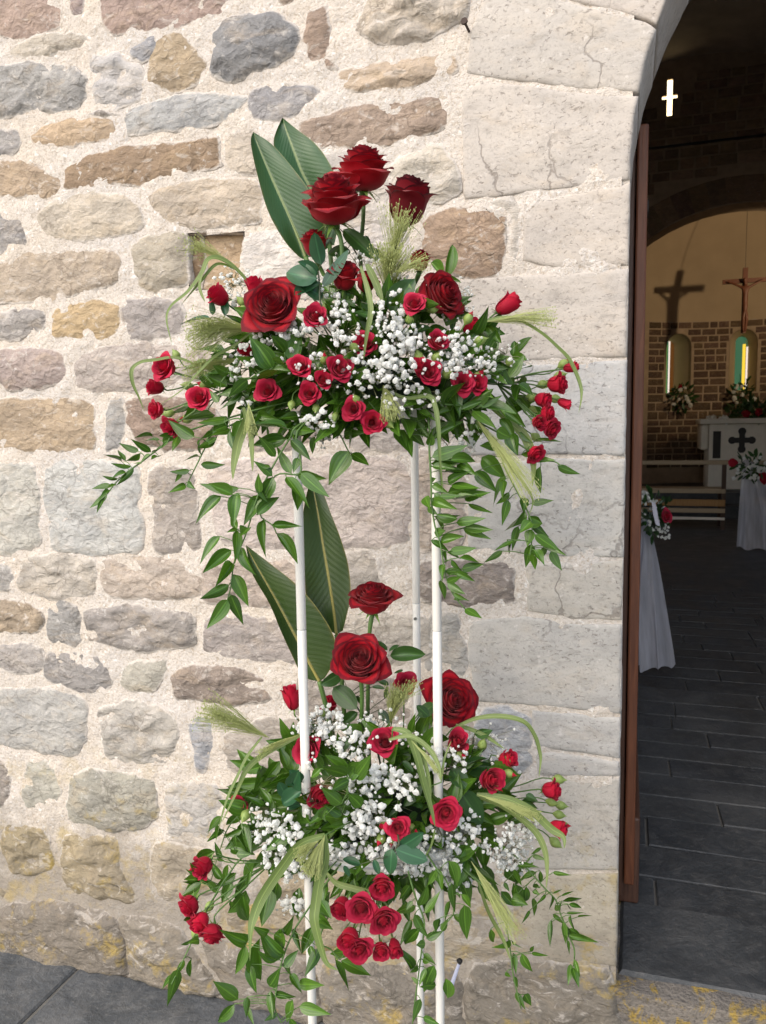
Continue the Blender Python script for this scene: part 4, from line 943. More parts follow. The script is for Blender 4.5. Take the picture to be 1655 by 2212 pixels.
tp2 = AT(1607, 992, 6.3); bl2 = AT(1590, 1150, 6.3); br2 = AT(1665, 1190, 6.2)
tulle('white tulle hanging from the far bench end right of the aisle', tp2, bl2.x, br2.x+.35, FLOOR+.02, .12, 5)
# bouquet on the near bench end
bc = AT(1412, 1112, 2.02); nb = thing('bench_bouquet', 'posy of white flowers, a red rose and ribbon on the near bench end', 'bouquet', bc)
its = []
for _ in range(150):
    px_, py_ = rg.uniform(1378, 1446), rg.uniform(1060, 1168)
    if abs((py_-1075)-(px_-1385)*1.25) < 42: its.append((AT(px_, py_, 2.02+rg.uniform(-.05, .05)), px2m(rg.uniform(2.2, 3.6), 3.7)))
part('white_blossoms', nb, *blossoms(its, rg), M['gyp'])
part('foliage', nb, *leafy(bc, .075, .05, .10, 90, .05, rg, M['leaf_dark']), M['leaf_dark'])
rb = [AT(x, y, 1.95) for x, y in ((1408, 1084), (1416, 1086), (1421, 1110), (1426, 1136), (1417, 1134), (1411, 1112))]
part('ribbon', nb, rb+[p+Vector((0, .006, 0)) for p in rb], [(0, 1, 2, 5), (5, 2, 3, 4), (11, 8, 7, 6), (10, 9, 8, 11), (0, 6, 7, 1), (1, 7, 8, 2), (2, 8, 9, 3), (3, 9, 10, 4), (4, 10, 11, 5), (5, 11, 6, 0)], simple('satin', (.62, .63, .74), .35))
its = [(AT(1395+rg.uniform(-14, 14), 1070+rg.uniform(-10, 14), 2.1), px2m(2.5, 3.7)) for _ in range(18)]
part('white_blossoms', nb, *blossoms(its, rg), M['gyp'])
BOUQUET_ROSE = (AT(1432, 1116, 1.96), nb)
b3 = AT(1628, 1010, 6.15)
bunch('red and white posy on the far bench end right of the aisle', b3, .16, .10, 90, .08, [(b3+Vector((rg.uniform(-.18, .18), -.1, rg.uniform(-.1, .1))), .018) for _ in range(30)], [(AT(1652, 1032, 6.05), .05), (AT(1585, 1000, 6.1), .04)])
# ================================================================== the flower stand
def on_pole(px, py, d, ztop, zbot):
    p = U(px, py, d); return Vector((p.x, p.y, 0)), ztop, zbot
stand = thing('flower_stand', 'tall white two-tier metal stand holding both flower arrangements', 'stand', (U(800, 1400, 1.3).x, U(800, 1400, 1.3).y, 0))
POLES = [(642, 1000, 1.175), (896, 1000, 1.43), (942, 1100, 1.185)]
pole_xy = []
for px_, py_, d in POLES:
    p = U(px_, py_, d); pole_xy.append(p)
    zj = [.02, U(px_, 1370 if d < 1.3 else 1310, d).z, 1.43]
    bevel_obj(part('pole', stand, *tube([(p.x, p.y, zj[0]), (p.x, p.y, zj[1]-.0006)], .0073, 20), M['white'], True), .0008)
    bevel_obj(part('pole', stand, *tube([(p.x, p.y, zj[1]+.0006), (p.x, p.y, zj[2])], .0073, 20), M['white'], True), .0008)
    part('joint_ring', stand, *tube([(p.x, p.y, zj[1]-.004), (p.x, p.y, zj[1]+.004)], .0067, 16), simple('joint_grey', (.55, .55, .53), .5))
    part('foot', stand, *tube([(p.x, p.y, .002), (p.x, p.y, .03)], .014, 14), M['white'])
bp = pole_xy[1]; sc = U(906.5, 1340, 1.44)
part('screw', stand, *tube([(bp.x, bp.y-.0066, sc.z), (bp.x, bp.y-.0095, sc.z)], .003, 10), simple('screw_steel', (.4, .4, .4), .3, 0, 1, Metallic=1.))
ctr = (pole_xy[0]+pole_xy[1]+pole_xy[2])/3
def tray(z, rx, ry, h, ang):
    n = 40; V, Fc = [], []
    prof = [(1.0, h), (1.02, h), (1.0, 0), (.9, -.004), (.0, -.004)]
    inn = [(.97, h), (.95, .01), (0, .01)]
    P = [(.0, .012), (.93, .012), (.97, h), (1.02, h), (1.0, h*.55), (.985, h*.5), (.97, 0), (.0, -.002)]
    ca, sa = math.cos(ang), math.sin(ang)
    for s, dz in P:
        for i in range(n):
            a = 2*math.pi*i/n; c, sn = math.cos(a), math.sin(a)
            e = .62                                   # rounded rectangle
            x = math.copysign(abs(c)**e, c)*rx*s; y = math.copysign(abs(sn)**e, sn)*ry*s
            V.append((ctr.x+x*ca-y*sa, ctr.y+x*sa+y*ca, z+dz))
    for j in range(len(P)-1):
        for i in range(n): Fc.append((j*n+i, j*n+(i+1) % n, (j+1)*n+(i+1) % n, (j+1)*n+i))
    return V, Fc
zl = U(790, 1905, 1.2).z; zu = U(790, 905, 1.2).z
bevel_obj(part('lower_tray', stand, *tray(zl, .128, .115, .034, YAW), M['white'], True), .001)
bevel_obj(part('upper_tray', stand, *tray(zu, .085, .085, .030, YAW), M['white'], True), .001)
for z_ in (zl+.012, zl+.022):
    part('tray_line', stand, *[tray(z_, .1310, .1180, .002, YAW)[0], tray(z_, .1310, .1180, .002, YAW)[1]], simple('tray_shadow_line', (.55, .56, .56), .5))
rp = [U(968, 2150, 1.30), U(993, 2078, 1.30)]
part('pin', stand, *tube(rp, [.0042, .0025], 8), simple('lilac_rod', (.62, .64, .80), .4)); part('pin_head', stand, *tube([rp[1]+Vector((0, 0, -.003)), rp[1]+Vector((0, 0, .003)), rp[1]+Vector((0, 0, .006))], [.003, .0055, .002], 8), M['iron'])
# dark wet foam inside both arrangements
def blob(c, rx, ry, rz, n=20):
    V, Fc = [], []
    for j in range(n+1):
        e = -math.pi/2+math.pi*j/n
        for i in range(n*2):
            a = math.pi*i/n; V.append(Vector(c)+Vector((rx*math.cos(a)*math.cos(e), ry*math.sin(a)*math.cos(e), rz*math.sin(e))))
    return V, [(j*2*n+i, j*2*n+(i+1) % (2*n), (j+1)*2*n+(i+1) % (2*n), (j+1)*2*n+i) for j in range(n) for i in range(2*n)]
for z_, nm in ((zu, 'upper'), (zl, 'lower')):
    f = thing('floral_foam', 'dark green block of floral foam in the %s tray' % nm, 'floral foam', (ctr.x, ctr.y, z_+.01))
    part('block', f, *blob((ctr.x, ctr.y, z_+.045), .10, .09, .055), M['foam'], True)

# ------------------------------------------------------------------ depth of the two domes of flowers
def DU(px, py, k=1.):                               # upper arrangement
    q = ((px-790)/400)**2+((py-790)/270)**2
    return 1.31-.20*k*math.sqrt(max(0., 1-q)) if q < 1 else 1.31-.01*min(3, (q-1))
def DL(px, py, k=1.):                               # lower arrangement
    q = ((px-815)/400)**2+((py-1760)/290)**2
    return 1.40-.205*k*math.sqrt(max(0., 1-q)) if q < 1 else 1.39-.01*min(3, (q-1))
def DEP(px, py, k=1.): return DU(px, py, k) if py < 1170 else DL(px, py, k)
def hub_of(py): return Vector((ctr.x, ctr.y, (zu if py < 1170 else zl)+.045))

# ------------------------------------------------------------------ roses
def petal(k, N, spread, H0, H1, rnd, nu=9, nv=9, curlmax=.30, point=.10, drop=.0, wout=1.02):
    t = k/(N-1); phi = k*2.39996+rnd.uniform(-.2, .2)
    rho = .05+spread*t**.98; H = H0+(H1-H0)*t**1.6+rnd.uniform(-.03, .03)
    sag = max(0, (t-.72)/.28); H -= drop*sag; rho += drop*.28*sag
    P0, P1, P2, P3 = (.04, 0.), (rho*.95+.10, .02), (rho*.93, H*.70), (rho, H)
    curl = curlmax*max(0, t-.15)**1.1*rnd.uniform(.75, 1.3)
    W = 2.0+(wout-2.0)*t**.55
    W *= rnd.uniform(.92, 1.12); ph = rnd.uniform(0, 9); lean = rnd.uniform(-.06, .06)
    V, rim, uv, Fc = [], [], [], []
    for j in range(nv):
        v0 = j/(nv-1)
        for i in range(nu):
            u = -1+2*i/(nu-1)
            vt = v0*(1-.13*u*u*(1 if t > .3 else .4)+point*t*(1-abs(u))**2)
            b = [(1-vt)**3, 3*vt*(1-vt)**2, 3*vt*vt*(1-vt), vt**3]
            r = sum(w_*p[0] for w_, p in zip(b, (P0, P1, P2, P3))); z = sum(w_*p[1] for w_, p in zip(b, (P0, P1, P2, P3)))
            s = max(0, (vt-.62)/.38)
            side = max(0, abs(u)-.35)/.65
            r += curl*s*s*(1-.25*side)+.05*t*side**2*s; z -= curl*.62*s**3+.10*t*side**2*s
            wv = W*min(1, .30+1.1*v0)*(1-.22*max(0, (v0-.7)/.3)**2)
            a = phi+u*wv
            r += .035*u*(1-.5*t)+.020*t*math.sin(3.1*u+ph)*s+lean*u*s*t+.012*noise.noise(Vector((u*2.2+k, v0*3, ph)))
            z += .018*t*math.sin(4.3*u+ph*1.7)*s
            r = max(r, .012)
            V.append(Vector((r*math.cos(a), r*math.sin(a), z))); rim.append(v0); uv.append((i/(nu-1), v0))
    for j in range(nv-1):
        for i in range(nu-1):
            o = j*nu+i; Fc.append((o, o+1, o+nu+1, o+nu))
    return V, Fc, rim, uv
def rose_petals(seed, N, spread, H0, H1, **kw):
    rnd = random.Random(seed); return [petal(k, N, spread, H0, H1, rnd, **kw) for k in range(N)]
def norm_scale(pl):
    r = sorted(math.hypot(v.x, v.y) for p in pl for v in p[0]); return 1/r[int(len(r)*.965)]
def merge(pl):
    V, Fc, rim, uv = [], [], [], []
    for v, f, r, u in pl:
        o = len(V); V += v; Fc += [tuple(i+o for i in q) for q in f]; rim += r; uv += u
    return V, Fc, rim, uv
def sepal_mesh(n=5, L=.75, out=.75, seed=0, up=False):
    rnd = random.Random(seed); V, Fc, uv = [], [], []
    for k in range(n):
        a = 2*math.pi*k/n+rnd.uniform(-.2, .2); d = Vector((math.cos(a), math.sin(a), 0)); s = Vector((-d.y, d.x, 0)); o = len(V)
        dr = rnd.uniform(.55, 1.1)*out
        for j in range(6):
            v = j/5; w = .16*math.sin(math.pi*min(1, .18+.82*v)**.8)*(1-v*.55) if v < 1 else 0
            p = d*(.10+L*dr*v*(.55+.45*v))+Vector((0, 0, (-.02+.35*v-.75*v*v*dr) if not up else (.02+.95*v*L)))
            if up: p = d*(.13+.30*math.sin(math.pi*v*.85))+Vector((0, 0, .02+1.0*v))
            V += [p-s*w, p+Vector((0, 0, -.02)), p+s*w]; uv += [(0, v), (.5, v), (1, v)]
        for j in range(5):
            q = o+j*3; Fc += [(q, q+1, q+4, q+3), (q+1, q+2, q+5, q+4)]
    return V, Fc, uv
def calyx_mesh():
    prof = [(-.22, .05), (-.18, .10), (-.10, .15), (-.02, .14), (.06, .20), (.12, .10)]
    V, Fc = [], []
    for z, r in prof:
        for i in range(10): a = math.pi*i/5; V.append(Vector((r*math.cos(a), r*math.sin(a), z)))
    for j in range(len(prof)-1):
        for i in range(10): Fc.append((j*10+i, j*10+(i+1) % 10, (j+1)*10+(i+1) % 10, (j+1)*10+i))
    return V, Fc
BIG = []                                            # variants: open, half open, tight
for sd, N, sp, H0, H1, cm in ((1, 36, .80, 1.40, 1.08, .32), (2, 34, .82, 1.62, 1.25, .36), (3, 28, .62, 1.62, 1.42, .26)):
    pl = rose_petals(sd, N, sp, H0, H1, curlmax=cm*(1., 1.15, 1.15)[sd-1], point=(.10, .09, .10)[sd-1], drop=(.08, .45, .20)[sd-1], wout=(1.02, 1.05, 1.05)[sd-1]); s = norm_scale(pl)
    BIG.append([mesh('petal', [v*s for v in p[0]], p[1], None, True, {'rim': p[2]}, p[3]) for p in pl])
def with_mat(me, mat):
    c = me.copy(); c.materials.clear(); c.materials.append(mat); return c
BIGM = {(i, m): [with_mat(x, M[m]) for x in BIG[i]] for i in range(3) for m in ('rose', 'rose_dark')}
SPRAY = []
for sd, N, sp, H0, H1, cm in ((11, 25, .74, 1.35, 1.15, .28), (12, 25, .80, 1.25, 1.0, .32), (13, 20, .62, 1.55, 1.35, .24), (14, 25, .72, 1.35, 1.1, .30), (15, 15, .42, 1.5, 1.45, .14), (16, 30, .86, 1.15, .85, .30)):
    pl = rose_petals(sd, N, sp, H0, H1, nu=8, nv=8, curlmax=cm*1.1, drop=.15); s = norm_scale(pl); V, Fc, rim, uv = merge(pl)
    SPRAY.append(mesh('bloom', [v*s for v in V], Fc, M['spray'], True, {'rim': rim}, uv))
V, Fc = calyx_mesh(); CALYX = mesh('calyx', V, Fc, M['stem'], True)
SEP = []
for i in range(3): V, Fc, uv = sepal_mesh(5, .85, 1., 30+i); SEP.append(mesh('sepals', V, Fc, M['sepal'], True, None, uv))
V, Fc, uv = sepal_mesh(5, .9, 1., 40, True); SEPUP = mesh('sepals', V, Fc, M['sepal'], True, None, uv)
# green bud
V, Fc = [], []
prof = [(-.35, .12), (-.22, .22), (-.08, .34), (.15, .50), (.4, .53), (.7, .42), (.95, .22), (1.15, .07), (1.35, .015)]
for j, (z, r) in enumerate(prof):
    for i in range(12): a = math.pi*i/6; V.append(Vector((r*(1+.07*math.cos(5*a))*math.cos(a), r*(1+.07*math.cos(5*a))*math.sin(a), z)))
for j in range(len(prof)-1):
    for i in range(12): Fc.append((j*12+i, j*12+(i+1) % 12, (j+1)*12+(i+1) % 12, (j+1)*12+i))
BUD = mesh('bud', V, Fc, M['bud'], True)
V2 = [Vector((v.x*.78, v.y*.78, v.z*.9+.18)) for v in V]; BUDRED = mesh('bud_petals', V2, Fc, M['spray'], True, {'rim': [.7]*len(V2)}, [(0, 0)]*len(V2))
def frame(c, axis, scale, spin=0.):                 # axis: (right, up, towards camera)
    a = (RGT*axis[0]+UPV*axis[1]-FWD*axis[2]).normalized()
    x = a.cross(Vector((.3, .2, .93)) if abs(a.z) < .85 else Vector((1, 0, 0))).normalized(); y = a.cross(x)
    m = Matrix((( x.x, y.x, a.x, c.x), (x.y, y.y, a.y, c.y), (x.z, y.z, a.z, c.z), (0, 0, 0, 1)))
    return m @ Matrix.Rotation(spin, 4, 'Z') @ Matrix.Diagonal((scale, scale, scale, 1)), a
def stem_curve(p0, p1, sag=.0, n=8):
    m = (p0+p1)/2+Vector((0, 0, sag)); return [Vector(p) for p in spline([p0, p0.lerp(m, .6), m, m.lerp(p1, .5), p1], n)]
rg = random.Random(77)
def big_rose(label, px, py, w, axis, var, mat, d, stem, group, hgt=.95):
    sc = px2m(w, d)/2*(.86, .93, .93)[var]; c = U(px, py, d); Mx, a = frame(c, axis, sc, rg.uniform(0, 6)); base = c-a*sc*.66
    Mx.translation = base
    t = thing('rose', label, 'rose', base, group)
    for me in BIGM[var, mat]: link('petal', me, t, local(t, Mx))
    link('calyx', CALYX, t, local(t, Mx)); link('sepals', SEP[0], t, local(t, Mx))
    if stem:
        P = [base-a*sc*.15]+[U(x, y, dd) for x, y, dd in stem]
        part('stem', t, *tube(spline(P, 12), [.0042]*3+[.0036]*9, 8), M['stem'], True)
    return t
GR = 'large dark red roses'
big_rose('highest dark red rose above the upper arrangement', 785, 375, 120, (.04, .93, .36), 1, 'rose', 1.27, [(785, 470, 1.28), (779, 560, 1.29), (790, 700, 1.28)], GR)
big_rose('wide open red rose lower left of the topmost rose', 722, 442, 132, (-.06, .86, .50), 1, 'rose', 1.21, [(737, 520, 1.22), (742, 590, 1.23), (760, 720, 1.26)], GR)
big_rose('tight burgundy rose with curled rims at the upper right, behind fine grass', 880, 455, 98, (.14, .95, .28), 2, 'rose_dark', 1.25, [(858, 510, 1.26), (845, 570, 1.27), (820, 720, 1.28)], GR)
big_rose('large red rose facing forwards at the left of the upper arrangement', 594, 668, 122, (-.12, .30, .94), 0, 'rose', 1.13, [(640, 720, 1.22), (720, 790, 1.28)], GR)
big_rose('large dark red rose turned to the right in the upper arrangement', 948, 640, 104, (.62, .22, .74), 0, 'rose', 1.16, [(900, 700, 1.24), (830, 780, 1.28)], GR)
big_rose('dark red rose on a long stem, highest of the lower arrangement', 806, 1297, 96, (.04, .92, .38), 0, 'rose', 1.30, [(799, 1360, 1.31), (796, 1440, 1.32), (795, 1560, 1.33), (800, 1700, 1.34)], GR)
big_rose('big open red rose in the middle, below the rose on the long stem', 777, 1430, 112, (.0, .56, .83), 0, 'rose', 1.25, [(782, 1500, 1.28), (782, 1580, 1.30), (795, 1720, 1.34)], GR)
big_rose('large dark red rose behind the right white pole', 968, 1514, 112, (.42, .34, .84), 0, 'rose', 1.31, [(930, 1560, 1.33), (860, 1700, 1.36)], GR)
GM_ = 'medium red roses among the leaves'
for lab, px_, py_, w, ax, var, d in (('half-open red rose under the glossy leaves, centre of the upper arrangement', 743, 607, 60, (.12, .72, .66), 2, 1.15),
        ('small red rose tucked behind the central half-open rose', 790, 618, 44, (.3, .75, .5), 2, 1.20), ('red rose behind an upright leaf at the foot of the big leaves', 680, 538, 56, (-.1, .9, .3), 2, 1.25),
        ('small red rose behind the grass plume, above the right-facing rose', 907, 572, 44, (.05, .9, .35), 2, 1.22)):
    t = big_rose(lab, px_, py_, w, ax, var, 'rose', d, [(px_+(790-px_)*.2, py_+60, d+.03), (790, 760, 1.28)], GM_)
c_, nb_ = BOUQUET_ROSE
Mx, a = frame(c_, (.5, .2, .8), .027, 0.); link('bloom', SPRAY[1], nb_, local(nb_, Mx))

def spray(label, hub, flowers, buds=(), leaves=(), root=None, stemmat='stem', group='branches of small red roses'):
    """hub (px, py, depth); flowers (px, py, width px, (axis), variant [, depth]); buds (px, py, width px, (axis))"""
    h = U(*hub); t = thing('spray_rose_branch', label, 'spray roses', h, group)
    stems = []
    for f in flowers:
        px_, py_, w, ax, var = f[:5]; d = f[5] if len(f) > 5 else DEP(px_, py_)-.012
        sc = px2m(w, d)/2*.90; c = U(px_, py_, d); Mx, a = frame(c, ax, sc, rg.uniform(0, 6)); base = c-a*sc*.62; Mx.translation = base
        b = link('bloom', SPRAY[var], t, local(t, Mx))
        link('sepals', SEP[rg.randrange(3)], b, Matrix.Identity(4)); link('calyx', CALYX, b, Matrix.Identity(4))
        stems.append(tube(spline([base-a*sc*.18, base-a*sc*.9, h.lerp(base, .45)+Vector((0, 0, rg.uniform(-.004, .006))), h], 9), .0013, 5))
    for px_, py_, w, ax in buds:
        d = DEP(px_, py_)-.010; sc = px2m(w, d)/1.1; c = U(px_, py_, d); Mx, a = frame(c, ax, sc, rg.uniform(0, 6)); base = c-a*sc*.4; Mx.translation = base
        b = link('bud', BUD, t, local(t, Mx)); link('sepals', SEPUP, b, Matrix.Identity(4))
        if rg.random() < .45: link('bud_petals', BUDRED, b, Matrix.Identity(4))
        stems.append(tube(spline([base-a*sc*.3, base-a*sc*1.6, h.lerp(base, .5), h], 8), .0011, 5))
    rt = U(*root) if root else hub_of(hub[1])
    stems.append(tube(spline([h, h.lerp(rt, .5)+Vector((0, 0, .01)), rt], 8), .0017, 6))
    part('stems', t, *join(*stems), M[stemmat], True)
    if leaves: leafset(t, leaves)
    return t

# ------------------------------------------------------------------ leaves
def leaf_template(bend, fold, twist, asym, shape='lance', n=11):
    V, Fc, uv = [], [], []
    for j in range(n):
        v = j/(n-1)
        if shape == 'lance': w = (math.sin(math.pi*v**.66))**.95*(1-.28*v)*1.18 if 0 < v < 1 else 0.
        else: w = (math.sin(math.pi*v**.85))**.62 if 0 < v < 1 else 0.
        if v == 0: w = .05
        tw = twist*v
        for i in range(5):
            u = -1+i/2; y = .5*w*u; z = fold*abs(u)*w*.5 + bend*(v*v-v*.35) + .012*math.sin(7*v+3*u)
            V.append((v, y*math.cos(tw)-z*.0+asym*math.sin(math.pi*v)*.5, z+y*math.sin(tw))); uv.append((i/4, v))
    for j in range(n-1):
        for i in range(4): o = j*5+i; Fc.append((o, o+1, o+6, o+5))
    return V, Fc, uv
LT = {}
for mt in ('leaf', 'leaf_dark', 'leaf_blue'):
    LT[mt] = [mesh('leaf', *leaf_template(b, f, tw, asy, 'lance')[:2], M[mt], True, None, leaf_template(b, f, tw, asy, 'lance')[2]) for b, f, tw, asy in ((-.10, .30, .25, .05), (.10, .35, -.35, -.07), (-.22, .28, .5, .10), (.02, .45, -.6, .02), (-.16, .2, .1, -.12))]
LTB = {}
for mt in ('leaf', 'leaf_dark', 'leaf_blue'):
    LTB[mt] = [mesh('leaf', *leaf_template(b, f, tw, asy, 'broad')[:2], M[mt], True, None, leaf_template(b, f, tw, asy, 'broad')[2]) for b, f, tw, asy in ((-.14, .25, .15, .03), (-.05, .35, -.25, -.04), (-.25, .2, .3, .05))]
def place_leaf(root, b, tip, ratio=.34, mat='leaf', broad=False, face=None):
    X = (tip-b)*1.10; L = X.length
    if L < 1e-4: return
    X.normalize()
    nrm = face or (-FWD*rg.uniform(.45, 1.)+Vector((0, 0, 1))*rg.uniform(-.1, .8)+RGT*rg.uniform(-.55, .55))
    Y = nrm.cross(X).normalized(); Zv = X.cross(Y)
    wd = L*ratio*rg.uniform(.82, 1.08)*1.08
    q_ = L*rg.uniform(-.7, 1.9); Mx = Matrix(((X.x*L, Y.x*wd, Zv.x*q_, b.x), (X.y*L, Y.y*wd, Zv.y*q_, b.y), (X.z*L, Y.z*wd, Zv.z*q_, b.z), (0, 0, 0, 1)))
    return link('leaf', rg.choice((LTB if broad else LT)[mat]), root, local(root, Mx))
def leafset(t, leaves, zm=ZO, d0=None, ratio=.34, mat='leaf', broad=False, jit=.012):
    for q in leaves:
        (bx, by), (tx, ty) = zm(q[0], q[1]), zm(q[2], q[3])
        d = (d0 if d0 is not None else DEP(bx, by)-.01)+rg.uniform(-jit, jit)
        place_leaf(t, U(bx, by, d), U(tx, ty, d+rg.uniform(-.022, .014)), ratio if len(q) < 5 else q[4], mat, broad)
def vine(label, zm, stem, leaves, d0, d1, ratio=.34, mat='leaf', broad=False, name='ruscus_vine', cat='vine', group='trailing ruscus vines', r=.0014, anchor=True):
    n = len(stem); pts = [U(*zm(x, y), d0+(d1-d0)*i/max(1, n-1)) for i, (x, y) in enumerate(stem)]
    h = hub_of(zm(*stem[0])[1])
    if anchor: pts = [h.lerp(pts[0], .1), h.lerp(pts[0], .55)+Vector((0, 0, .012))]+pts
    t = thing(name, label, cat, pts[-n], group); k = 4*len(pts)
    sp = spline(pts, k); segs = [tube(sp, [r*1.25-(r*.6)*i/k for i in range(k)], 5)]
    stp = [zm(x, y) for x, y in stem]
    for q in leaves:
        (bx, by), (tx, ty) = zm(q[0], q[1]), zm(q[2], q[3])
        best = min(((bx-x)**2+(by-y)**2, i) for i, (x, y) in enumerate(stp))
        f = best[1]/max(1, n-1); d = d0+(d1-d0)*f+rg.uniform(-.012, .010)
        b = U(bx, by, d); tip = U(tx, ty, d+rg.uniform(-.025, .012))
        place_leaf(t, b, tip, ratio if len(q) < 5 else q[4], mat, broad)
        near = min(sp, key=lambda p: (p-b).length)
        if .006 < (near-b).length < .07: segs.append(tube([near, near.lerp(b, .5)+Vector((0, 0, .002)), b], .0007, 4))
    part('stem', t, *join(*segs), M['stem_dark'] if mat != 'leaf' else M['stem'], True); return t
# ------------------------------------------------------------------ branches of small roses, upper tier
spray('cluster of five small red roses at the far left of the upper arrangement', (505, 835, 1.22),
      [(360, 795, 56, (-.45, .15, .85), 0, 1.20), (343, 838, 38, (-.8, .1, .5), 2, 1.22), (340, 885, 42, (-.75, -.1, .6), 3, 1.21), (372, 920, 46, (-.5, -.5, .7), 0, 1.20), (430, 860, 52, (-.15, .2, .95), 1, 1.18)],
      [(381, 766, 18, (-.5, .7, .2)), (405, 833, 20, (-.9, .1, .3)), (440, 832, 20, (-.8, .3, .3)), (365, 893, 20, (-.9, -.2, .3)), (404, 905, 22, (-.9, -.1, .4)), (347, 800, 14, (-.9, .2, .2))],
      [(470, 840, 430, 800, .5), (490, 835, 450, 815, .5), (520, 840, 480, 880, .4), (450, 850, 420, 885, .45)])
spray('small red roses and buds peeping out beside the big left rose', (590, 735, 1.24),
      [(480, 645, 48, (-.6, .5, .5), 2, 1.19), (556, 640, 42, (-.2, .8, .4), 4, 1.20), (538, 757, 34, (-.7, .0, .6), 2, 1.17)], [(522, 652, 20, (-.6, .6, .3)), (525, 668, 18, (-.8, .2, .3)), (562, 626, 18, (0, .9, .3))])
spray('row of five bright red roses along the front of the upper arrangement', (690, 790, 1.16),
      [(578, 845, 52, (-.1, .15, .95), 1), (648, 793, 48, (.0, .25, .95), 3), (668, 850, 46, (.05, .1, 1.), 0), (697, 822, 38, (.2, .1, .9), 2), (732, 797, 54, (.25, .1, .9), 0)],
      [(700, 775, 20, (.1, .7, .6)), (630, 875, 18, (-.1, -.8, .4)), (555, 860, 20, (-.1, -.5, .7)), (683, 882, 18, (0, -.7, .5))])
spray('pair of small roses hanging lowest at the centre of the upper arrangement', (780, 850, 1.15),
      [(763, 884, 48, (-.2, -.1, .95), 1), (806, 912, 50, (.1, -.1, .95), 0)], [(770, 862, 18, (-.3, .5, .6)), (840, 915, 22, (.5, -.5, .4)), (725, 900, 18, (-.2, -.7, .5))])
spray('two small red roses in the middle of the white blossom, upper arrangement', (745, 790, 1.2),
      [(680, 685, 52, (.2, .25, .9), 0, 1.12), (788, 745, 52, (.05, .3, .93), 3, 1.12)], [(701, 665, 18, (.1, .9, .3)), (693, 692, 18, (.1, -.2, .8)), (765, 750, 20, (-.6, .3, .5))])
spray('three small roses with pale sepals right of centre in the upper arrangement', (900, 775, 1.19),
      [(895, 657, 50, (-.1, .35, .9), 1, 1.12), (943, 740, 48, (.35, .35, .8), 0), (924, 805, 54, (.15, .0, .97), 0), (907, 797, 30, (-.2, .3, .8), 4)],
      [(908, 630, 22, (.4, .8, .2)), (936, 667, 22, (.9, .2, .2)), (885, 690, 20, (-.2, .4, .8)), (905, 770, 22, (-.3, .8, .4)), (943, 772, 22, (.5, .5, .5)), (966, 808, 22, (.5, .2, .7))])
spray('two touching small red roses at the right front of the upper arrangement', (960, 830, 1.19),
      [(1000, 828, 50, (-.05, .05, .98), 1), (1028, 830, 44, (.35, .0, .9), 0)], [(1034, 813, 24, (.4, .5, .5))])
spray('small rose bud and rose reaching up to the right under an arching grass blade', (965, 770, 1.22),
      [(1083, 668, 44, (.75, .55, .1), 4, 1.21), (1013, 712, 42, (.6, .4, .5), 2, 1.20)], [(1012, 688, 22, (.5, .8, .1)), (1038, 736, 22, (.9, .3, .1))])
spray('far right cluster of small red roses and green buds, upper arrangement', (1075, 830, 1.23),
      [(1195, 831, 44, (.75, .0, .5), 2, 1.22), (1166, 862, 38, (.7, -.2, .5), 2, 1.22), (1211, 868, 24, (.8, -.4, .2), 4, 1.23), (1180, 893, 40, (.7, .0, .5), 3, 1.21), (1188, 925, 44, (.5, -.4, .6), 0, 1.20), (1160, 912, 34, (.3, -.3, .7), 2, 1.20), (1155, 978, 42, (.4, -.55, .6), 0, 1.20), (1224, 796, 26, (.9, .1, .2), 4, 1.24)],
      [(1218, 786, 22, (.8, .5, .1)), (1209, 812, 22, (.9, .3, .2)), (1100, 782, 18, (-.2, .3, .5)), (1172, 830, 20, (.6, .2, .4)), (1148, 858, 20, (.6, -.1, .4)), (1200, 862, 20, (.9, -.1, .2)), (1168, 905, 22, (.6, -.3, .5)), (1158, 945, 20, (.7, -.6, .2)), (1150, 885, 18, (.6, -.4, .4))],
      [(1100, 815, 1130, 770, .45), (1110, 830, 1085, 790, .5), (1120, 830, 1150, 850, .5)])
# ------------------------------------------------------------------ lower tier
spray('slim red rose beside the left pole, above the lower arrangement', (700, 1620, 1.36), [(633, 1522, 42, (-.2, .95, .1), 4, 1.28), (713, 1526, 34, (.2, .85, .3), 2, 1.36)], [(696, 1540, 16, (-.3, .8, .2))])
spray('two red roses half hidden by the left white pole', (740, 1700, 1.33), [(668, 1622, 62, (-.45, .25, .8), 3, 1.24), (686, 1712, 56, (.4, -.1, .85), 2, 1.24)], [])
spray('single small rose with a bud at the left of the lower arrangement', (600, 1735, 1.30), [(523, 1742, 42, (-.3, .3, .85), 2, 1.27)], [(530, 1762, 22, (-.3, -.6, .6)), (505, 1748, 14, (-.8, -.3, .3))], [(570, 1740, 530, 1720, .3), (585, 1735, 560, 1700, .35)])
spray('red rose at the upper centre of the lower arrangement', (825, 1700, 1.33), [(831, 1602, 60, (-.05, .45, .88), 0, 1.22)], [])
spray('two red roses by the right white pole in the lower arrangement', (930, 1740, 1.32), [(981, 1610, 46, (.2, .55, .75), 4, 1.25), (965, 1757, 64, (.15, .12, .97), 5, 1.165)], [(995, 1632, 20, (.4, .1, .5))])
spray('small rose ringed by green buds at the front of the lower arrangement', (868, 1830, 1.26), [(860, 1788, 50, (.0, .15, .98), 1, 1.17)], [(829, 1785, 22, (-.5, .3, .7)), (889, 1790, 22, (.6, -.1, .6)), (823, 1812, 22, (-.4, -.5, .7)), (846, 1815, 18, (-.1, -.8, .6)), (869, 1818, 22, (.1, -.8, .6))])
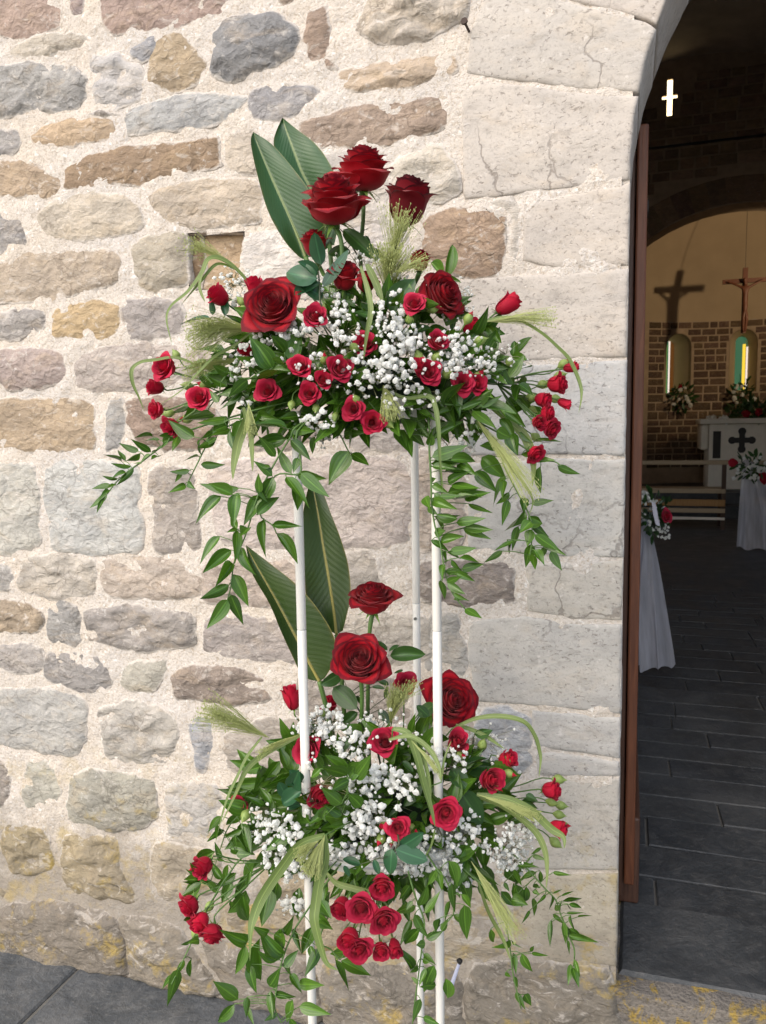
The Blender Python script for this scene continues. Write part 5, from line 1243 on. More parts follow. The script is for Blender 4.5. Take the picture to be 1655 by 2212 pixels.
spray('four small roses and green buds at the right of the lower arrangement', (1010, 1720, 1.33),
      [(1055, 1683, 54, (.4, .2, .85), 2, 1.25), (1090, 1642, 42, (.6, .3, .5), 2, 1.28), (1183, 1707, 42, (.85, .1, .4), 2, 1.30), (1197, 1787, 42, (.8, -.2, .4), 2, 1.29)],
      [(1042, 1608, 22, (.2, .7, .4)), (1098, 1641, 22, (.9, -.1, .3)), (1100, 1671, 20, (.7, -.1, .4)), (1207, 1684, 22, (.95, .0, .2)), (1192, 1733, 20, (.9, -.2, .2)), (1212, 1740, 20, (.95, -.1, .2)), (1208, 1760, 20, (.9, -.1, .2)), (1217, 1783, 20, (.95, .0, .2)), (1200, 1820, 22, (.7, -.5, .3)), (1075, 1700, 18, (.5, -.3, .6))],
      [(1130, 1730, 1160, 1745, .5), (1140, 1735, 1130, 1760, .5)])
spray('drooping cluster of small red roses at the lower left', (590, 1860, 1.28),
      [(445, 1867, 46, (-.5, -.2, .7), 2, 1.22), (412, 1953, 52, (-.6, -.35, .65), 3, 1.21), (437, 1984, 44, (-.3, -.5, .75), 2, 1.20), (460, 2012, 54, (-.1, -.75, .55), 3, 1.19)],
      [(424, 1872, 20, (-.8, -.3, .3)), (424, 2015, 24, (-.2, -.9, .2)), (452, 1958, 20, (-.4, -.5, .5))], [(480, 1900, 455, 1860, .3), (470, 1930, 440, 1890, .32), (450, 1900, 405, 1880, .3)])
spray('bunch of eight bright roses hanging under the lower tray', (800, 1900, 1.22),
      [(826, 1912, 56, (.0, -.25, .95), 3, 1.155), (742, 1952, 46, (-.4, -.35, .8), 2, 1.17), (780, 1964, 64, (-.05, .0, .99), 5, 1.14), (828, 1984, 60, (.2, -.1, .95), 0, 1.14), (758, 2020, 50, (-.25, -.3, .9), 2, 1.15), (776, 2050, 58, (.05, -.15, .95), 1, 1.14), (823, 2050, 44, (.1, -.25, .9), 0, 1.15), (851, 2036, 32, (.2, -.3, .8), 4, 1.16)],
      [(731, 2058, 22, (-.2, -.95, .2))])
RG_ = 'red bloom behind the grass plume at the top of the lower arrangement'
spray(RG_, (870, 1600, 1.38), [(877, 1475, 48, (.1, .6, .7), 1, 1.36), (938, 1488, 36, (-.2, .7, .5), 2, 1.37)], [(924, 1497, 16, (.0, .9, .3))])

# ------------------------------------------------------------------ trailing ruscus
vine('long ruscus vine trailing left of the left pole, upper tier', ZA, [(1000, 130), (930, 240), (830, 400), (740, 560), (620, 800), (540, 1070), (480, 1230), (405, 1400), (370, 1650), (340, 1760)],
     [(900, 160, 600, 110), (940, 160, 1150, 190), (890, 255, 600, 310), (930, 260, 1110, 440), (790, 420, 640, 240), (740, 515, 620, 480, .55), (760, 600, 600, 470), (450, 715, 110, 685), (390, 775, 180, 680, .45), (280, 790, 50, 1025),
      (430, 760, 400, 1050), (640, 760, 630, 590), (620, 660, 715, 850), (765, 610, 640, 900), (630, 780, 505, 1040), (620, 965, 805, 800), (430, 1105, 375, 985), (430, 1100, 345, 1125, .4), (270, 1165, 85, 1410), (375, 1295, 130, 1500), (430, 1115, 410, 1400),
      (475, 1270, 580, 1520), (390, 1420, 240, 1620), (355, 1620, 105, 1745), (400, 1525, 525, 1800), (340, 1760, 165, 2010), (370, 1715, 480, 1975), (540, 1090, 470, 1160, .5)], 1.13, 1.10)
vine('short ruscus twig crossing the top of the left pole', ZA, [(1010, 160), (1020, 400), (1015, 580), (800, 590), (690, 800), (650, 970), (760, 1060), (800, 1140)],
     [(935, 575, 810, 340), (1030, 575, 1275, 780), (990, 590, 1245, 620), (890, 610, 1090, 880), (970, 650, 1000, 905), (680, 1010, 690, 1340, .28), (760, 1060, 1020, 1075, .32), (800, 1140, 990, 1390, .3), (1000, 430, 960, 560, .4), (1040, 330, 970, 280)], 1.125, 1.12)
vine('thin ruscus twig with two leaves hanging below the tray centre', ZA, [(1300, 60), (1400, 220), (1470, 360), (1500, 390)], [(1475, 370, 1305, 655, .42), (1500, 390, 1655, 490, .5), (1440, 240, 1600, 185, .4), (1380, 170, 1330, 250), (1160, 230, 1140, 380)], 1.16, 1.17)
vine('fine pointed ruscus sprig reaching out to the far left', ZC, [(740, 880), (640, 950), (520, 1040), (430, 1110), (330, 1180), (230, 1270), (150, 1370), (80, 1440)],
     [(515, 905, 385, 905), (575, 935, 450, 935), (660, 920, 575, 905), (405, 1025, 260, 968, .28), (505, 1030, 355, 935, .26), (590, 1000, 510, 1030), (270, 1110, 140, 1050, .25), (300, 1105, 240, 1010, .28), (420, 1040, 300, 1100), (495, 1045, 430, 1100), (345, 1145, 195, 1130, .28), (430, 1125, 360, 1120),
      (365, 1160, 240, 1295, .24), (300, 1190, 185, 1240), (240, 1245, 120, 1230), (180, 1295, 40, 1325, .28), (220, 1295, 150, 1320), (165, 1335, 95, 1400), (155, 1375, 20, 1475, .26), (120, 1410, 70, 1515, .26), (720, 900, 680, 1010), (570, 1070, 510, 1085, .6), (640, 950, 590, 1000), (600, 960, 690, 920)], 1.20, 1.17)
vine('short curling ruscus twig under the left rose cluster', ZC, [(1040, 860), (940, 1000), (880, 1120), (800, 1280)], [(850, 910, 660, 790, .38), (905, 930, 890, 1045, .3), (890, 1070, 790, 1080, .3), (1010, 925, 890, 1000), (905, 1130, 1085, 1135, .34), (815, 1180, 670, 1195, .4), (750, 1190, 700, 1270), (780, 1290, 665, 1350, .38), (800, 1280, 850, 1320, .5), (1000, 870, 915, 920), (1145, 850, 1000, 890)], 1.18, 1.17)
vine('leafy ruscus fringe below the left side of the upper tray', ZA, [(560, 60), (420, 60), (300, 100), (200, 180)], [(340, 60, 80, 110), (330, 130, 200, 180), (480, 80, 390, 290, .45), (240, 240, 100, 330), (330, 40, 210, 190, .5), (520, 40, 640, 130), (800, 60, 630, 120), (360, 180, 400, 360), (620, 30, 790, 60, .4), (700, 130, 720, 290)], 1.15, 1.17)
vine('dense ruscus vine hanging down the right white pole', ZB, [(265, 300), (285, 620), (300, 850), (305, 1050), (330, 1250), (375, 1400), (410, 1600), (440, 1740), (500, 1880), (600, 2000)],
     [(165, 350, 270, 470), (320, 480, 465, 350), (310, 500, 560, 350), (310, 660, 600, 560), (300, 720, 560, 700), (470, 690, 680, 680), (310, 740, 500, 760), (530, 720, 690, 810), (420, 790, 640, 830), (450, 880, 650, 790), (310, 910, 440, 970), (480, 905, 720, 935), (450, 975, 690, 940), (590, 1015, 810, 975),
      (330, 980, 420, 1060), (370, 1010, 550, 1000), (520, 1030, 735, 1020), (630, 1070, 830, 1145), (310, 1050, 500, 1100), (250, 1010, 290, 1110, .5), (270, 1105, 355, 1165, .5), (345, 1160, 520, 1200), (370, 1200, 530, 1180), (525, 1240, 760, 1200), (600, 1280, 830, 1300), (585, 1290, 815, 1380), (325, 1180, 400, 1300), (330, 1330, 420, 1310, .5),
      (385, 1415, 570, 1358), (300, 1400, 450, 1480), (465, 1495, 685, 1465), (440, 1500, 550, 1560), (550, 1550, 750, 1615), (570, 1650, 750, 1610), (480, 1570, 560, 1660), (390, 1480, 430, 1620), (395, 1610, 400, 1730), (425, 1665, 620, 1690), (520, 1690, 675, 1750), (440, 1770, 560, 1720), (445, 1770, 590, 1860), (385, 1750, 420, 1905, .4),
      (500, 1860, 630, 1930, .24), (500, 1920, 600, 1915), (600, 2000, 740, 2080, .42), (290, 560, 310, 430, .4), (300, 870, 345, 850, .5), (100, 440, 170, 380), (80, 460, 130, 650, .35), (210, 290, 300, 290, .6)], 1.15, 1.13, .32)
vine('ruscus vine with broad dark leaves arching down at the right', ZB, [(860, 500), (940, 720), (1080, 1000), (1150, 1130), (1190, 1250), (1190, 1400), (1170, 1550)],
     [(750, 660, 950, 830, .5), (690, 790, 870, 960, .42), (960, 830, 840, 1070, .35), (940, 870, 930, 1010), (1130, 1020, 1120, 1150, .5), (1130, 1130, 965, 1295, .45), (1190, 1070, 1370, 1045, .28), (990, 970, 890, 1075, .3), (980, 1040, 930, 1250, .3), (1160, 1180, 1275, 1240, .6), (1180, 1230, 1090, 1320, .6), (1200, 1260, 1330, 1360, .42), (1070, 1270, 1020, 1470, .35),
      (1220, 1345, 1430, 1480, .4), (1230, 1350, 1480, 1525, .24), (1180, 1300, 1150, 1440, .55), (1190, 1430, 1140, 1620, .45), (1210, 1480, 1290, 1610, .6), (1200, 1520, 1220, 1645, .4), (1360, 1490, 1450, 1650, .45), (1310, 1450, 1270, 1560, .5), (930, 1490, 780, 1585, .26), (1030, 1400, 870, 1480, .26), (970, 1390, 985, 1510, .3), (880, 560, 740, 560, .5), (1000, 460, 1060, 620, .5)], 1.20, 1.17)
vine('few dark ruscus leaves hanging below the far right rose cluster', ZB, [(1100, 560), (1230, 680), (1390, 700), (1450, 740)], [(1270, 740, 1270, 960, .3), (1220, 690, 1385, 680, .4), (1420, 740, 1600, 805, .34), (1240, 500, 1440, 520, .2), (1100, 640, 1250, 630, .3), (1080, 440, 1190, 530, .5)], 1.21, 1.20)
vine('glossy pointed leaves over the right front rim of the upper tray', ZB, [(380, 180), (520, 200), (640, 220)], [(420, 210, 590, 20, .4), (600, 190, 830, 65, .4), (570, 240, 760, 160, .3), (720, 200, 915, 125, .32), (670, 250, 860, 395, .4), (300, 90, 130, 60, .5), (260, 170, 100, 240, .4), (200, 130, 60, 210, .35), (470, 250, 330, 290, .4), (880, 420, 1000, 480, .6), (900, 250, 960, 330, .3)], 1.13, 1.15)
vine('ruscus vine hanging at the lower left with roses beside it', ZD, [(830, 540), (620, 760), (480, 980), (370, 1190), (260, 1430), (150, 1660), (90, 1780)],
     [(560, 210, 425, 350), (580, 330, 440, 440, .28), (500, 540, 320, 620), (370, 790, 265, 640, .28), (350, 800, 220, 800), (370, 830, 170, 970, .28), (340, 1160, 215, 1180, .4), (320, 1330, 190, 1400, .4), (350, 1370, 260, 1390, .6), (215, 1560, 130, 1700, .25), (150, 1640, 60, 1950, .26), (110, 1700, 0, 1820, .25), (760, 940, 810, 1160, .36), (770, 300, 830, 540, .34), (750, 330, 600, 400, .3),
      (620, 660, 580, 860, .28), (700, 560, 830, 560, .4), (560, 600, 500, 460, .3), (640, 1000, 650, 1060, .4), (830, 720, 800, 860, .3), (280, 1540, 275, 1690, .2), (520, 280, 510, 420, .25), (690, 380, 700, 480, .2)], 1.25, 1.19)
vine('leafy ruscus vine hanging in front of the left pole at the bottom', ZD, [(1340, 1120), (1230, 1300), (1130, 1550), (1080, 1800), (1060, 2000), (1120, 2140)],
     [(800, 1385, 560, 1275), (1000, 1290, 870, 1260, .4), (1150, 1510, 930, 1320, .36), (1085, 1555, 910, 1480, .3), (1110, 1260, 1100, 1480, .35), (780, 1410, 700, 1670, .3), (920, 1350, 950, 1680, .22), (820, 1590, 880, 1850, .38), (715, 1920, 500, 1765, .4), (680, 1965, 530, 2150, .32), (800, 1900, 790, 2080, .4), (770, 1960, 860, 2150, .3), (1020, 1840, 1040, 2080, .3), (1060, 1860, 1245, 1900, .3),
      (1150, 1620, 1270, 1470, .38), (1290, 1990, 1560, 2060, .34), (1230, 1930, 1170, 2130, .34), (1200, 1680, 1300, 1850, .4), (1280, 1780, 1500, 1790, .34), (1410, 1240, 1320, 1470, .42), (1480, 1440, 1350, 1690, .36), (1440, 1140, 1590, 1260, .42), (1480, 1000, 1580, 1150, .4), (1390, 1420, 1450, 1590, .35), (1230, 1260, 1300, 1470, .3), (1130, 1600, 1200, 1700, .5), (1080, 2060, 970, 2120, .4), (1200, 2100, 1280, 2200, .4), (1010, 1800, 1090, 1650, .35), (1140, 1300, 1220, 1180, .4)], 1.16, 1.12)
vine('ruscus vine hanging between the poles at the bottom', ZE, [(1040, 430), (1100, 620), (1180, 850), (1160, 1080), (1120, 1400), (1080, 1700), (1060, 1900)],
     [(1030, 480, 930, 620, .3), (1090, 690, 890, 760, .3), (1130, 690, 1210, 490, .34), (1190, 760, 1330, 550, .3), (1080, 780, 1210, 1000, .36), (1140, 920, 1010, 1060, .34), (1050, 830, 940, 1080, .22), (1060, 1330, 920, 1120, .34), (1190, 1080, 1105, 1090, .6), (1170, 1180, 1290, 1290, .42), (1280, 1300, 1180, 1560, .36), (1120, 1480, 1050, 1420, .5), (1140, 1640, 1070, 1860, .34), (1300, 1500, 1150, 1520, .4), (1060, 640, 1000, 730, .4), (1110, 1280, 1060, 1370, .5), (1240, 1260, 1170, 1210, .5), (1200, 1330, 1130, 1500, .3), (1170, 1830, 1330, 1900, .25)], 1.17, 1.15)
vine('ruscus leaves crossing the right pole below the lower tray', ZE, [(1300, 300), (1400, 420), (1470, 600), (1480, 780)], [(1300, 300, 1360, 520, .3), (1300, 320, 1220, 470, .36), (1440, 640, 1390, 840, .3), (1460, 460, 1490, 740, .34), (1430, 230, 1520, 470, .4), (1560, 570, 1655, 700, .36), (1590, 680, 1620, 1010, .34), (1480, 780, 1640, 910, .36), (1360, 950, 1420, 830, .45), (1200, 1020, 1360, 950, .4), (1400, 1430, 1430, 1640, .42), (1330, 820, 1300, 950, .5)], 1.16, 1.15)
vine('pair of small leaves under the hanging rose bunch', ZE, [(120, 980), (230, 1140), (320, 1240)], [(270, 1240, 400, 1540, .24), (330, 1250, 610, 1390, .3), (410, 1140, 230, 1180, .5), (80, 700, 220, 800, .4), (70, 850, 230, 920, .4)], 1.17, 1.16)
vine('fine leaved sprig hanging at the far lower right', ZF, [(700, 1330), (830, 1450), (950, 1580), (1050, 1690), (1150, 1800), (1200, 1950), (1260, 2080), (1320, 2200)],
     [(910, 1350, 1050, 1395, .26), (1000, 1270, 905, 1335, .26), (1120, 1520, 1290, 1545, .2), (630, 1620, 680, 1705, .5), (700, 1800, 850, 1830, .55), (750, 1640, 715, 1780, .2), (770, 1450, 970, 1470, .25), (730, 1490, 800, 1640, .36), (950, 1520, 790, 1590, .3), (990, 1500, 990, 1620, .25), (920, 1650, 985, 1670, .4), (915, 1710, 980, 1740, .5), (850, 1660, 850, 1820, .3), (930, 1780, 935, 1940, .3), (890, 1900, 810, 2025, .18),
      (1210, 1810, 1390, 1780, .2), (1280, 1840, 1400, 1870, .3), (1260, 1840, 1300, 1890, .4), (1120, 1940, 1220, 2030, .3), (1300, 1950, 1330, 2100, .25), (1250, 1930, 1420, 1925, .16), (1370, 1965, 1510, 1955, .16), (1270, 2080, 1400, 2150, .3), (1220, 2040, 1250, 2190, .28), (1100, 2020, 1100, 2200, .16), (1110, 1760, 1080, 1890, .25), (1190, 1900, 1210, 1800, .3), (1040, 1740, 970, 1830, .2), (1200, 1755, 1320, 1710, .12), (1120, 1730, 1210, 1690, .14), (1280, 2150, 1500, 2200, .2), (1140, 1850, 1190, 1900, .4), (700, 1380, 640, 1430, .25), (860, 1470, 920, 1420, .3)], 1.27, 1.24, .26)
vine('tip of the fine sprig dangling lowest at the right', Z8, [(1010, 860), (1050, 960), (1080, 1040), (1075, 1130)], [(1060, 1120, 1045, 1230, .3), (1070, 1140, 1105, 1240, .34), (1080, 1095, 1110, 1190, .25), (1050, 920, 1115, 960, .25), (1060, 980, 1190, 985, .16), (950, 870, 945, 1010, .2), (1015, 880, 1035, 1000, .25), (1040, 985, 1050, 1060, .3)], 1.25, 1.24, anchor=False)
vine('grassy ruscus twig hanging beside the right pole at the bottom', Z8, [(640, 760), (700, 930), (720, 1050), (740, 1200), (780, 1370)], [(785, 1060, 840, 1165, .34), (740, 1060, 750, 1170, .34), (750, 1280, 800, 1370, .34), (800, 1290, 835, 1350, .6), (720, 990, 640, 1030, .25), (730, 990, 780, 1030, .25), (690, 1170, 720, 1190, .5), (840, 1060, 920, 1070, .14), (830, 1050, 850, 1020, .4), (610, 920, 625, 990, .35), (740, 1190, 760, 1250, .4)], 1.21, 1.20, .3)
vine('spiky ruscus twigs fanning out left above the lower tray', Z4, [(1420, 120), (1300, 200), (1180, 300), (1130, 420)], [(1270, 130, 1115, 120, .36), (1380, 110, 1310, 90, .5), (1420, 130, 1500, 60, .5), (1140, 265, 1060, 340, .34), (1130, 330, 1070, 380, .34), (1230, 300, 1270, 440, .34), (1240, 350, 1150, 360, .34), (1300, 160, 1370, 190, .4), (1110, 480, 1150, 490, .3), (1180, 430, 1290, 450, .5), (1080, 590, 990, 520, .3), (1020, 600, 950, 600, .3), (1250, 250, 1170, 300, .3), (1210, 340, 1200, 400, .3), (1330, 200, 1270, 180, .3)], 1.29, 1.26)

# ------------------------------------------------------------------ broad glossy leaves
BG = 'sprigs of broad glossy leaves'
def broad(label, zm, stem, leaves, d, mat='leaf_blue', ratio=.46, lance=False):
    return vine(label, zm, stem, leaves, d, d, ratio, mat, not lance, 'leaf_sprig', 'leaf sprig', BG, .0017)
broad('five bluish glossy leaves in front of the half-open rose, upper centre', ZG, [(1180, 600), (1150, 400), (1140, 290)], [(1165, 235, 1110, 0, .52), (1140, 310, 1000, 215, .55), (1130, 350, 890, 290, .6), (1150, 380, 960, 465, .5), (1175, 500, 1010, 390, .55), (1175, 415, 1365, 145, .4)], 1.12)
broad('whorl of dark green pointed leaves below the big left rose', ZG, [(900, 1020), (870, 1000), (800, 1050)], [(770, 1065, 600, 840, .5), (870, 940, 770, 815, .5), (910, 1010, 1000, 745, .45), (885, 1000, 645, 945, .42), (880, 1070, 770, 1010, .5), (915, 1100, 645, 1140, .36), (1160, 1010, 1000, 1190, .45), (570, 1160, 430, 1290, .4)], 1.115, 'leaf', .45, True)
broad('pointed leaves sticking out left past the rose, upper arrangement', ZG, [(560, 760), (420, 700), (300, 660)], [(290, 640, 270, 470, .36), (270, 670, 50, 690, .36), (390, 650, 375, 460, .28), (540, 790, 440, 790, .6), (560, 700, 520, 610, .5), (440, 1040, 410, 950, .4)], 1.19, 'leaf_blue', .4, True)
broad('upright pointed leaves at the right above the turned rose', ZH, [(560, 480), (640, 380), (690, 310)], [(700, 310, 745, 90, .38), (670, 310, 595, 205, .4), (680, 325, 800, 350, .36), (400, 440, 290, 370, .7), (430, 460, 340, 560, .7)], 1.19, 'leaf', .4)
broad('serrated rose leaves among the right rose stems, upper tier', ZH, [(1000, 980), (1100, 940), (1190, 930)], [(1200, 910, 1210, 800, .5), (1220, 890, 1330, 770, .5), (1195, 940, 1290, 930, .7), (970, 920, 1060, 800, .6), (1010, 930, 1075, 860, .6), (870, 880, 950, 850, .6), (1080, 1120, 1000, 1100, .5), (1240, 1000, 1330, 980, .6), (1240, 1100, 1300, 1080, .6), (1250, 1130, 1220, 1230, .4), (930, 700, 1010, 790, .4), (1000, 680, 1100, 790, .3)], 1.22, 'leaf', .5)
broad('dark rose leaves on the stems below the two top roses', ZJ, [(880, 1080), (830, 960), (760, 850)], [(760, 830, 1000, 1040, .34), (830, 930, 790, 860, .5), (860, 900, 800, 850, .5), (920, 870, 940, 980, .4), (760, 930, 670, 1010, .55), (990, 960, 1040, 1060, .5), (790, 960, 740, 1010, .5), (700, 800, 640, 920, .5), (910, 830, 930, 820, .3)], 1.27, 'leaf_dark', .42)
broad('broad dark leaves filling the centre of the upper arrangement', ZH, [(200, 640), (240, 500), (260, 420)], [(300, 600, 420, 340, .55), (330, 560, 440, 460, .5), (160, 620, 20, 560, .5), (150, 760, 40, 650, .5), (260, 860, 180, 960, .5), (420, 740, 570, 690, .5), (220, 1060, 340, 1040, .5), (130, 1130, 20, 1010, .5), (370, 650, 440, 620, .7), (310, 740, 330, 640, .5), (60, 500, 110, 560, .6)], 1.15, 'leaf_dark', .5)
broad('dark foliage between the rose row and the left cluster, upper tier', ZG, [(500, 1150), (430, 1100), (360, 1180)], [(420, 1110, 300, 1050, .45), (560, 1170, 420, 1300, .4), (480, 1250, 350, 1280, .4), (640, 1200, 560, 1230, .4), (820, 1330, 960, 1230, .42), (850, 1270, 840, 1180, .4), (780, 1420, 820, 1300, .3), (560, 1380, 620, 1280, .5), (340, 1340, 270, 1250, .4), (960, 1400, 1060, 1310, .4), (1200, 1340, 1290, 1290, .5), (1290, 1330, 1440, 1180, .3), (1130, 960, 1050, 920, .5), (1370, 1110, 1440, 1060, .5)], 1.15, 'leaf', .42, True)
broad('bright leaf whorl beside the left pole in the lower arrangement', ZI, [(560, 820), (550, 720), (545, 680)], [(545, 675, 355, 610, .46), (540, 660, 375, 530, .5), (565, 695, 680, 570, .5), (605, 700, 725, 525, .4), (560, 715, 435, 790, .46), (500, 905, 345, 780, .48), (495, 1000, 370, 920, .4), (345, 1020, 370, 940, .5), (660, 925, 560, 830, .5), (330, 620, 255, 690, .5)], 1.16, 'leaf', .46, True)
broad('round bluish leaves left of the left pole, lower arrangement', ZI, [(240, 880), (180, 820), (120, 800)], [(180, 800, 35, 900, .66), (100, 760, 150, 650, .6), (60, 850, 0, 740, .6), (180, 720, 100, 660, .6), (60, 950, 160, 900, .5)], 1.22, 'leaf_blue', .6)
broad('three large pointed leaves under the bud-ringed rose, lower front', ZI, [(960, 1200), (940, 1260), (900, 1330)], [(960, 1255, 1140, 1145, .46), (935, 1270, 1170, 1350, .46), (905, 1265, 880, 1460, .56), (650, 1390, 520, 1350, .5), (760, 1350, 800, 1460, .4), (520, 1400, 560, 1480, .5)], 1.145, 'leaf_blue', .5)
broad('dark rose leaves around the stems at the top of the lower arrangement', ZK, [(950, 1180), (880, 1080), (800, 950)], [(740, 800, 620, 880, .55), (690, 900, 840, 1040, .52), (860, 960, 890, 1030, .6), (860, 1080, 770, 1150, .55), (1010, 1060, 1080, 1150, .45), (1090, 680, 1310, 665, .42), (1080, 650, 1145, 605, .3), (1070, 640, 1000, 580, .4), (1000, 860, 1080, 880, .3), (960, 900, 1040, 905, .3), (1030, 780, 1060, 720, .5), (1050, 980, 1070, 900, .4), (1180, 780, 1120, 800, .3)], 1.30, 'leaf_dark', .45)
broad('big dark leaves right of the right pole, lower arrangement', ZI, [(1340, 900), (1420, 780), (1400, 650)], [(1380, 620, 1500, 770, .75), (1450, 800, 1620, 1040, .5), (1530, 1060, 1480, 960, .4), (1330, 560, 1250, 640, .5), (1490, 600, 1655, 540, .3), (1330, 720, 1390, 700, .5)], 1.24, 'leaf_dark', .55)
broad('dark leaves in the heart of the lower arrangement', ZI, [(880, 900), (820, 800), (900, 700)], [(850, 640, 980, 720, .5), (990, 560, 1070, 640, .5), (1140, 750, 1010, 910, .5), (730, 820, 840, 920, .6), (1050, 850, 1140, 930, .5), (430, 470, 560, 400, .55), (640, 480, 520, 520, .5), (800, 870, 700, 940, .5), (1110, 980, 1020, 1060, .5), (460, 960, 330, 1090, .5), (1160, 1080, 1200, 960, .4), (960, 950, 880, 1010, .5), (1250, 100, 1120, 190, .5), (1200, 200, 1110, 120, .5)], 1.22, 'leaf_dark', .5)
broad('dark blue-green leaf pair behind the right rose, lower arrangement', ZF, [(100, 480), (200, 450), (300, 430)], [(200, 440, 650, 480, .26), (330, 130, 500, 95, .4), (380, 340, 460, 280, .4), (200, 470, 350, 440, .4), (800, 800, 950, 820, .5), (850, 740, 960, 800, .5)], 1.27, 'leaf_dark', .4, True)

# ------------------------------------------------------------------ tall strelitzia leaves
def big_leaf(label, left, mid, right, d0, d1, mat, stem=None, cup=.018):
    n, h = 44, 8
    Lp, Mp, Rp = spline([(*p, 0) for p in left], n), spline([(*p, 0) for p in mid], n), spline([(*p, 0) for p in right], n)
    V, uv, Fc = [], [], []
    for j in range(n):
        v = j/(n-1); d = d0+(d1-d0)*v
        for i in range(-h, h+1):
            u = abs(i)/h; e = (Lp if i < 0 else Rp)[j]; q = Mp[j].lerp(e, u)
            dd = d-cup*math.sin(u*math.pi*.5)*math.sin(math.pi*min(1, v*1.1))+.004*math.sin(u*3.1)*(1 if i < 0 else .3)+.006*u*u*noise.noise(Vector((v*5, i*.05, d0*50)))
            V.append(U(q.x, q.y, dd)); uv.append((.5+.5*i/h, v))
    w = 2*h+1
    for j in range(n-1):
        for i in range(w-1): o = j*w+i; Fc.append((o, o+1, o+w+1, o+w))
    t = thing('strelitzia_leaf', label, 'leaf', V[(n-1)*w+h], 'tall paddle-shaped leaves')
    part('blade', t, V, Fc, M[mat], True, None, uv)
    rib = [V[j*w+h]+FWD*.0012 for j in range(3, n)]
    part('midrib', t, *tube(rib, [.0008+.0024*j/len(rib) for j in range(len(rib))], 6), simple('midrib_'+mat, (.20, .26, .09) if mat == 'strel' else (.30, .27, .07), .4), True)
    if stem: part('stalk', t, *tube(spline([V[(n-1)*w+h]]+[U(*s) for s in stem], 8), .0042, 8), M['stem'], True)
big_leaf('front left paddle-shaped leaf, tall behind the top roses', [(547, 285), (542, 309), (555, 374), (579, 456), (613, 518), (641, 550), (655, 560)], [(547, 285), (556, 312), (575, 358), (597, 408), (622, 463), (646, 518), (660, 556)], [(547, 285), (588, 312), (631, 361), (665, 407), (687, 456), (702, 502), (672, 556)], 1.30, 1.30, 'strel', [(680, 600, 1.3), (720, 700, 1.3)])
big_leaf('taller paddle-shaped leaf rising behind the front left one', [(610, 254), (591, 306), (606, 360), (630, 420), (660, 480), (690, 525), (704, 540)], [(610, 254), (620, 285), (636, 330), (652, 372), (672, 410), (696, 460), (712, 530)], [(610, 254), (640, 278), (680, 309), (708, 346), (727, 389), (735, 460), (722, 530)], 1.36, 1.36, 'strel', [(720, 600, 1.34), (740, 700, 1.32)])
big_leaf('paddle-shaped leaf with brown midrib just right of the left pole', [(672, 1030), (661, 1074), (654, 1120), (655, 1189), (658, 1258), (668, 1310), (700, 1355)], [(672, 1030), (679, 1066), (687, 1109), (698, 1178), (710, 1247), (720, 1310), (727, 1371)], [(672, 1030), (697, 1063), (715, 1109), (737, 1166), (753, 1224), (757, 1290), (741, 1362)], 1.38, 1.36, 'strel2', [(735, 1430, 1.36), (745, 1560, 1.36)])
big_leaf('folded dark paddle-shaped leaf crossing behind the left pole', [(531, 1177), (544, 1237), (582, 1304), (608, 1366), (632, 1418), (652, 1458), (676, 1470)], [(531, 1177), (556, 1226), (594, 1294), (630, 1362), (658, 1415), (676, 1447), (690, 1472)], [(531, 1177), (590, 1222), (644, 1266), (690, 1320), (723, 1380), (721, 1429), (702, 1464)], 1.34, 1.33, 'strel2', [(703, 1520, 1.33), (722, 1600, 1.33)])

# ------------------------------------------------------------------ grasses
def hairs(base, tip, spread, n, seed, len0=.55, droop=.25, rad=.00028):
    rnd = random.Random(seed); ax = (tip-base); L = ax.length; ax.normalize()
    s = ax.cross(Vector((.2, .9, .1))).normalized(); u = ax.cross(s); out = []; dots = []
    for _ in range(n):
        f = rnd.random()**1.2*.55; a = rnd.uniform(0, 6.28); sp = spread*rnd.random()**.6
        d = (ax+(s*math.cos(a)+u*math.sin(a))*sp).normalized(); l = L*(1-f)*rnd.uniform(len0, 1.08)
        p0 = base+ax*L*f; p1 = p0+d*l*.5; p2 = p0+d*l+Vector((0, 0, -1))*droop*l*rnd.random()
        out.append(tube([p0, p0.lerp(p1, .5), p1+Vector((0, 0, .02*l)), p2], [rad*1.3, rad, rad, rad*.6], 3, False))
        dots.append((p2, rnd.uniform(.0006, .0011)))
        if rnd.random() < .5: dots.append((p1.lerp(p2, rnd.random()), rnd.uniform(.0005, .0009)))
    V, Fc = join(*out)
    for p, r in dots:
        o = len(V); V += [p+Vector((0, 0, r*2)), p+Vector((r, 0, 0)), p+Vector((-r*.5, r*.8, 0)), p+Vector((-r*.5, -r*.8, 0)), p-Vector((0, 0, r*2))]
        Fc += [(o, o+1, o+2), (o, o+2, o+3), (o, o+3, o+1), (o+4, o+2, o+1), (o+4, o+3, o+2), (o+4, o+1, o+3)]
    return V, Fc
_gs = [0]
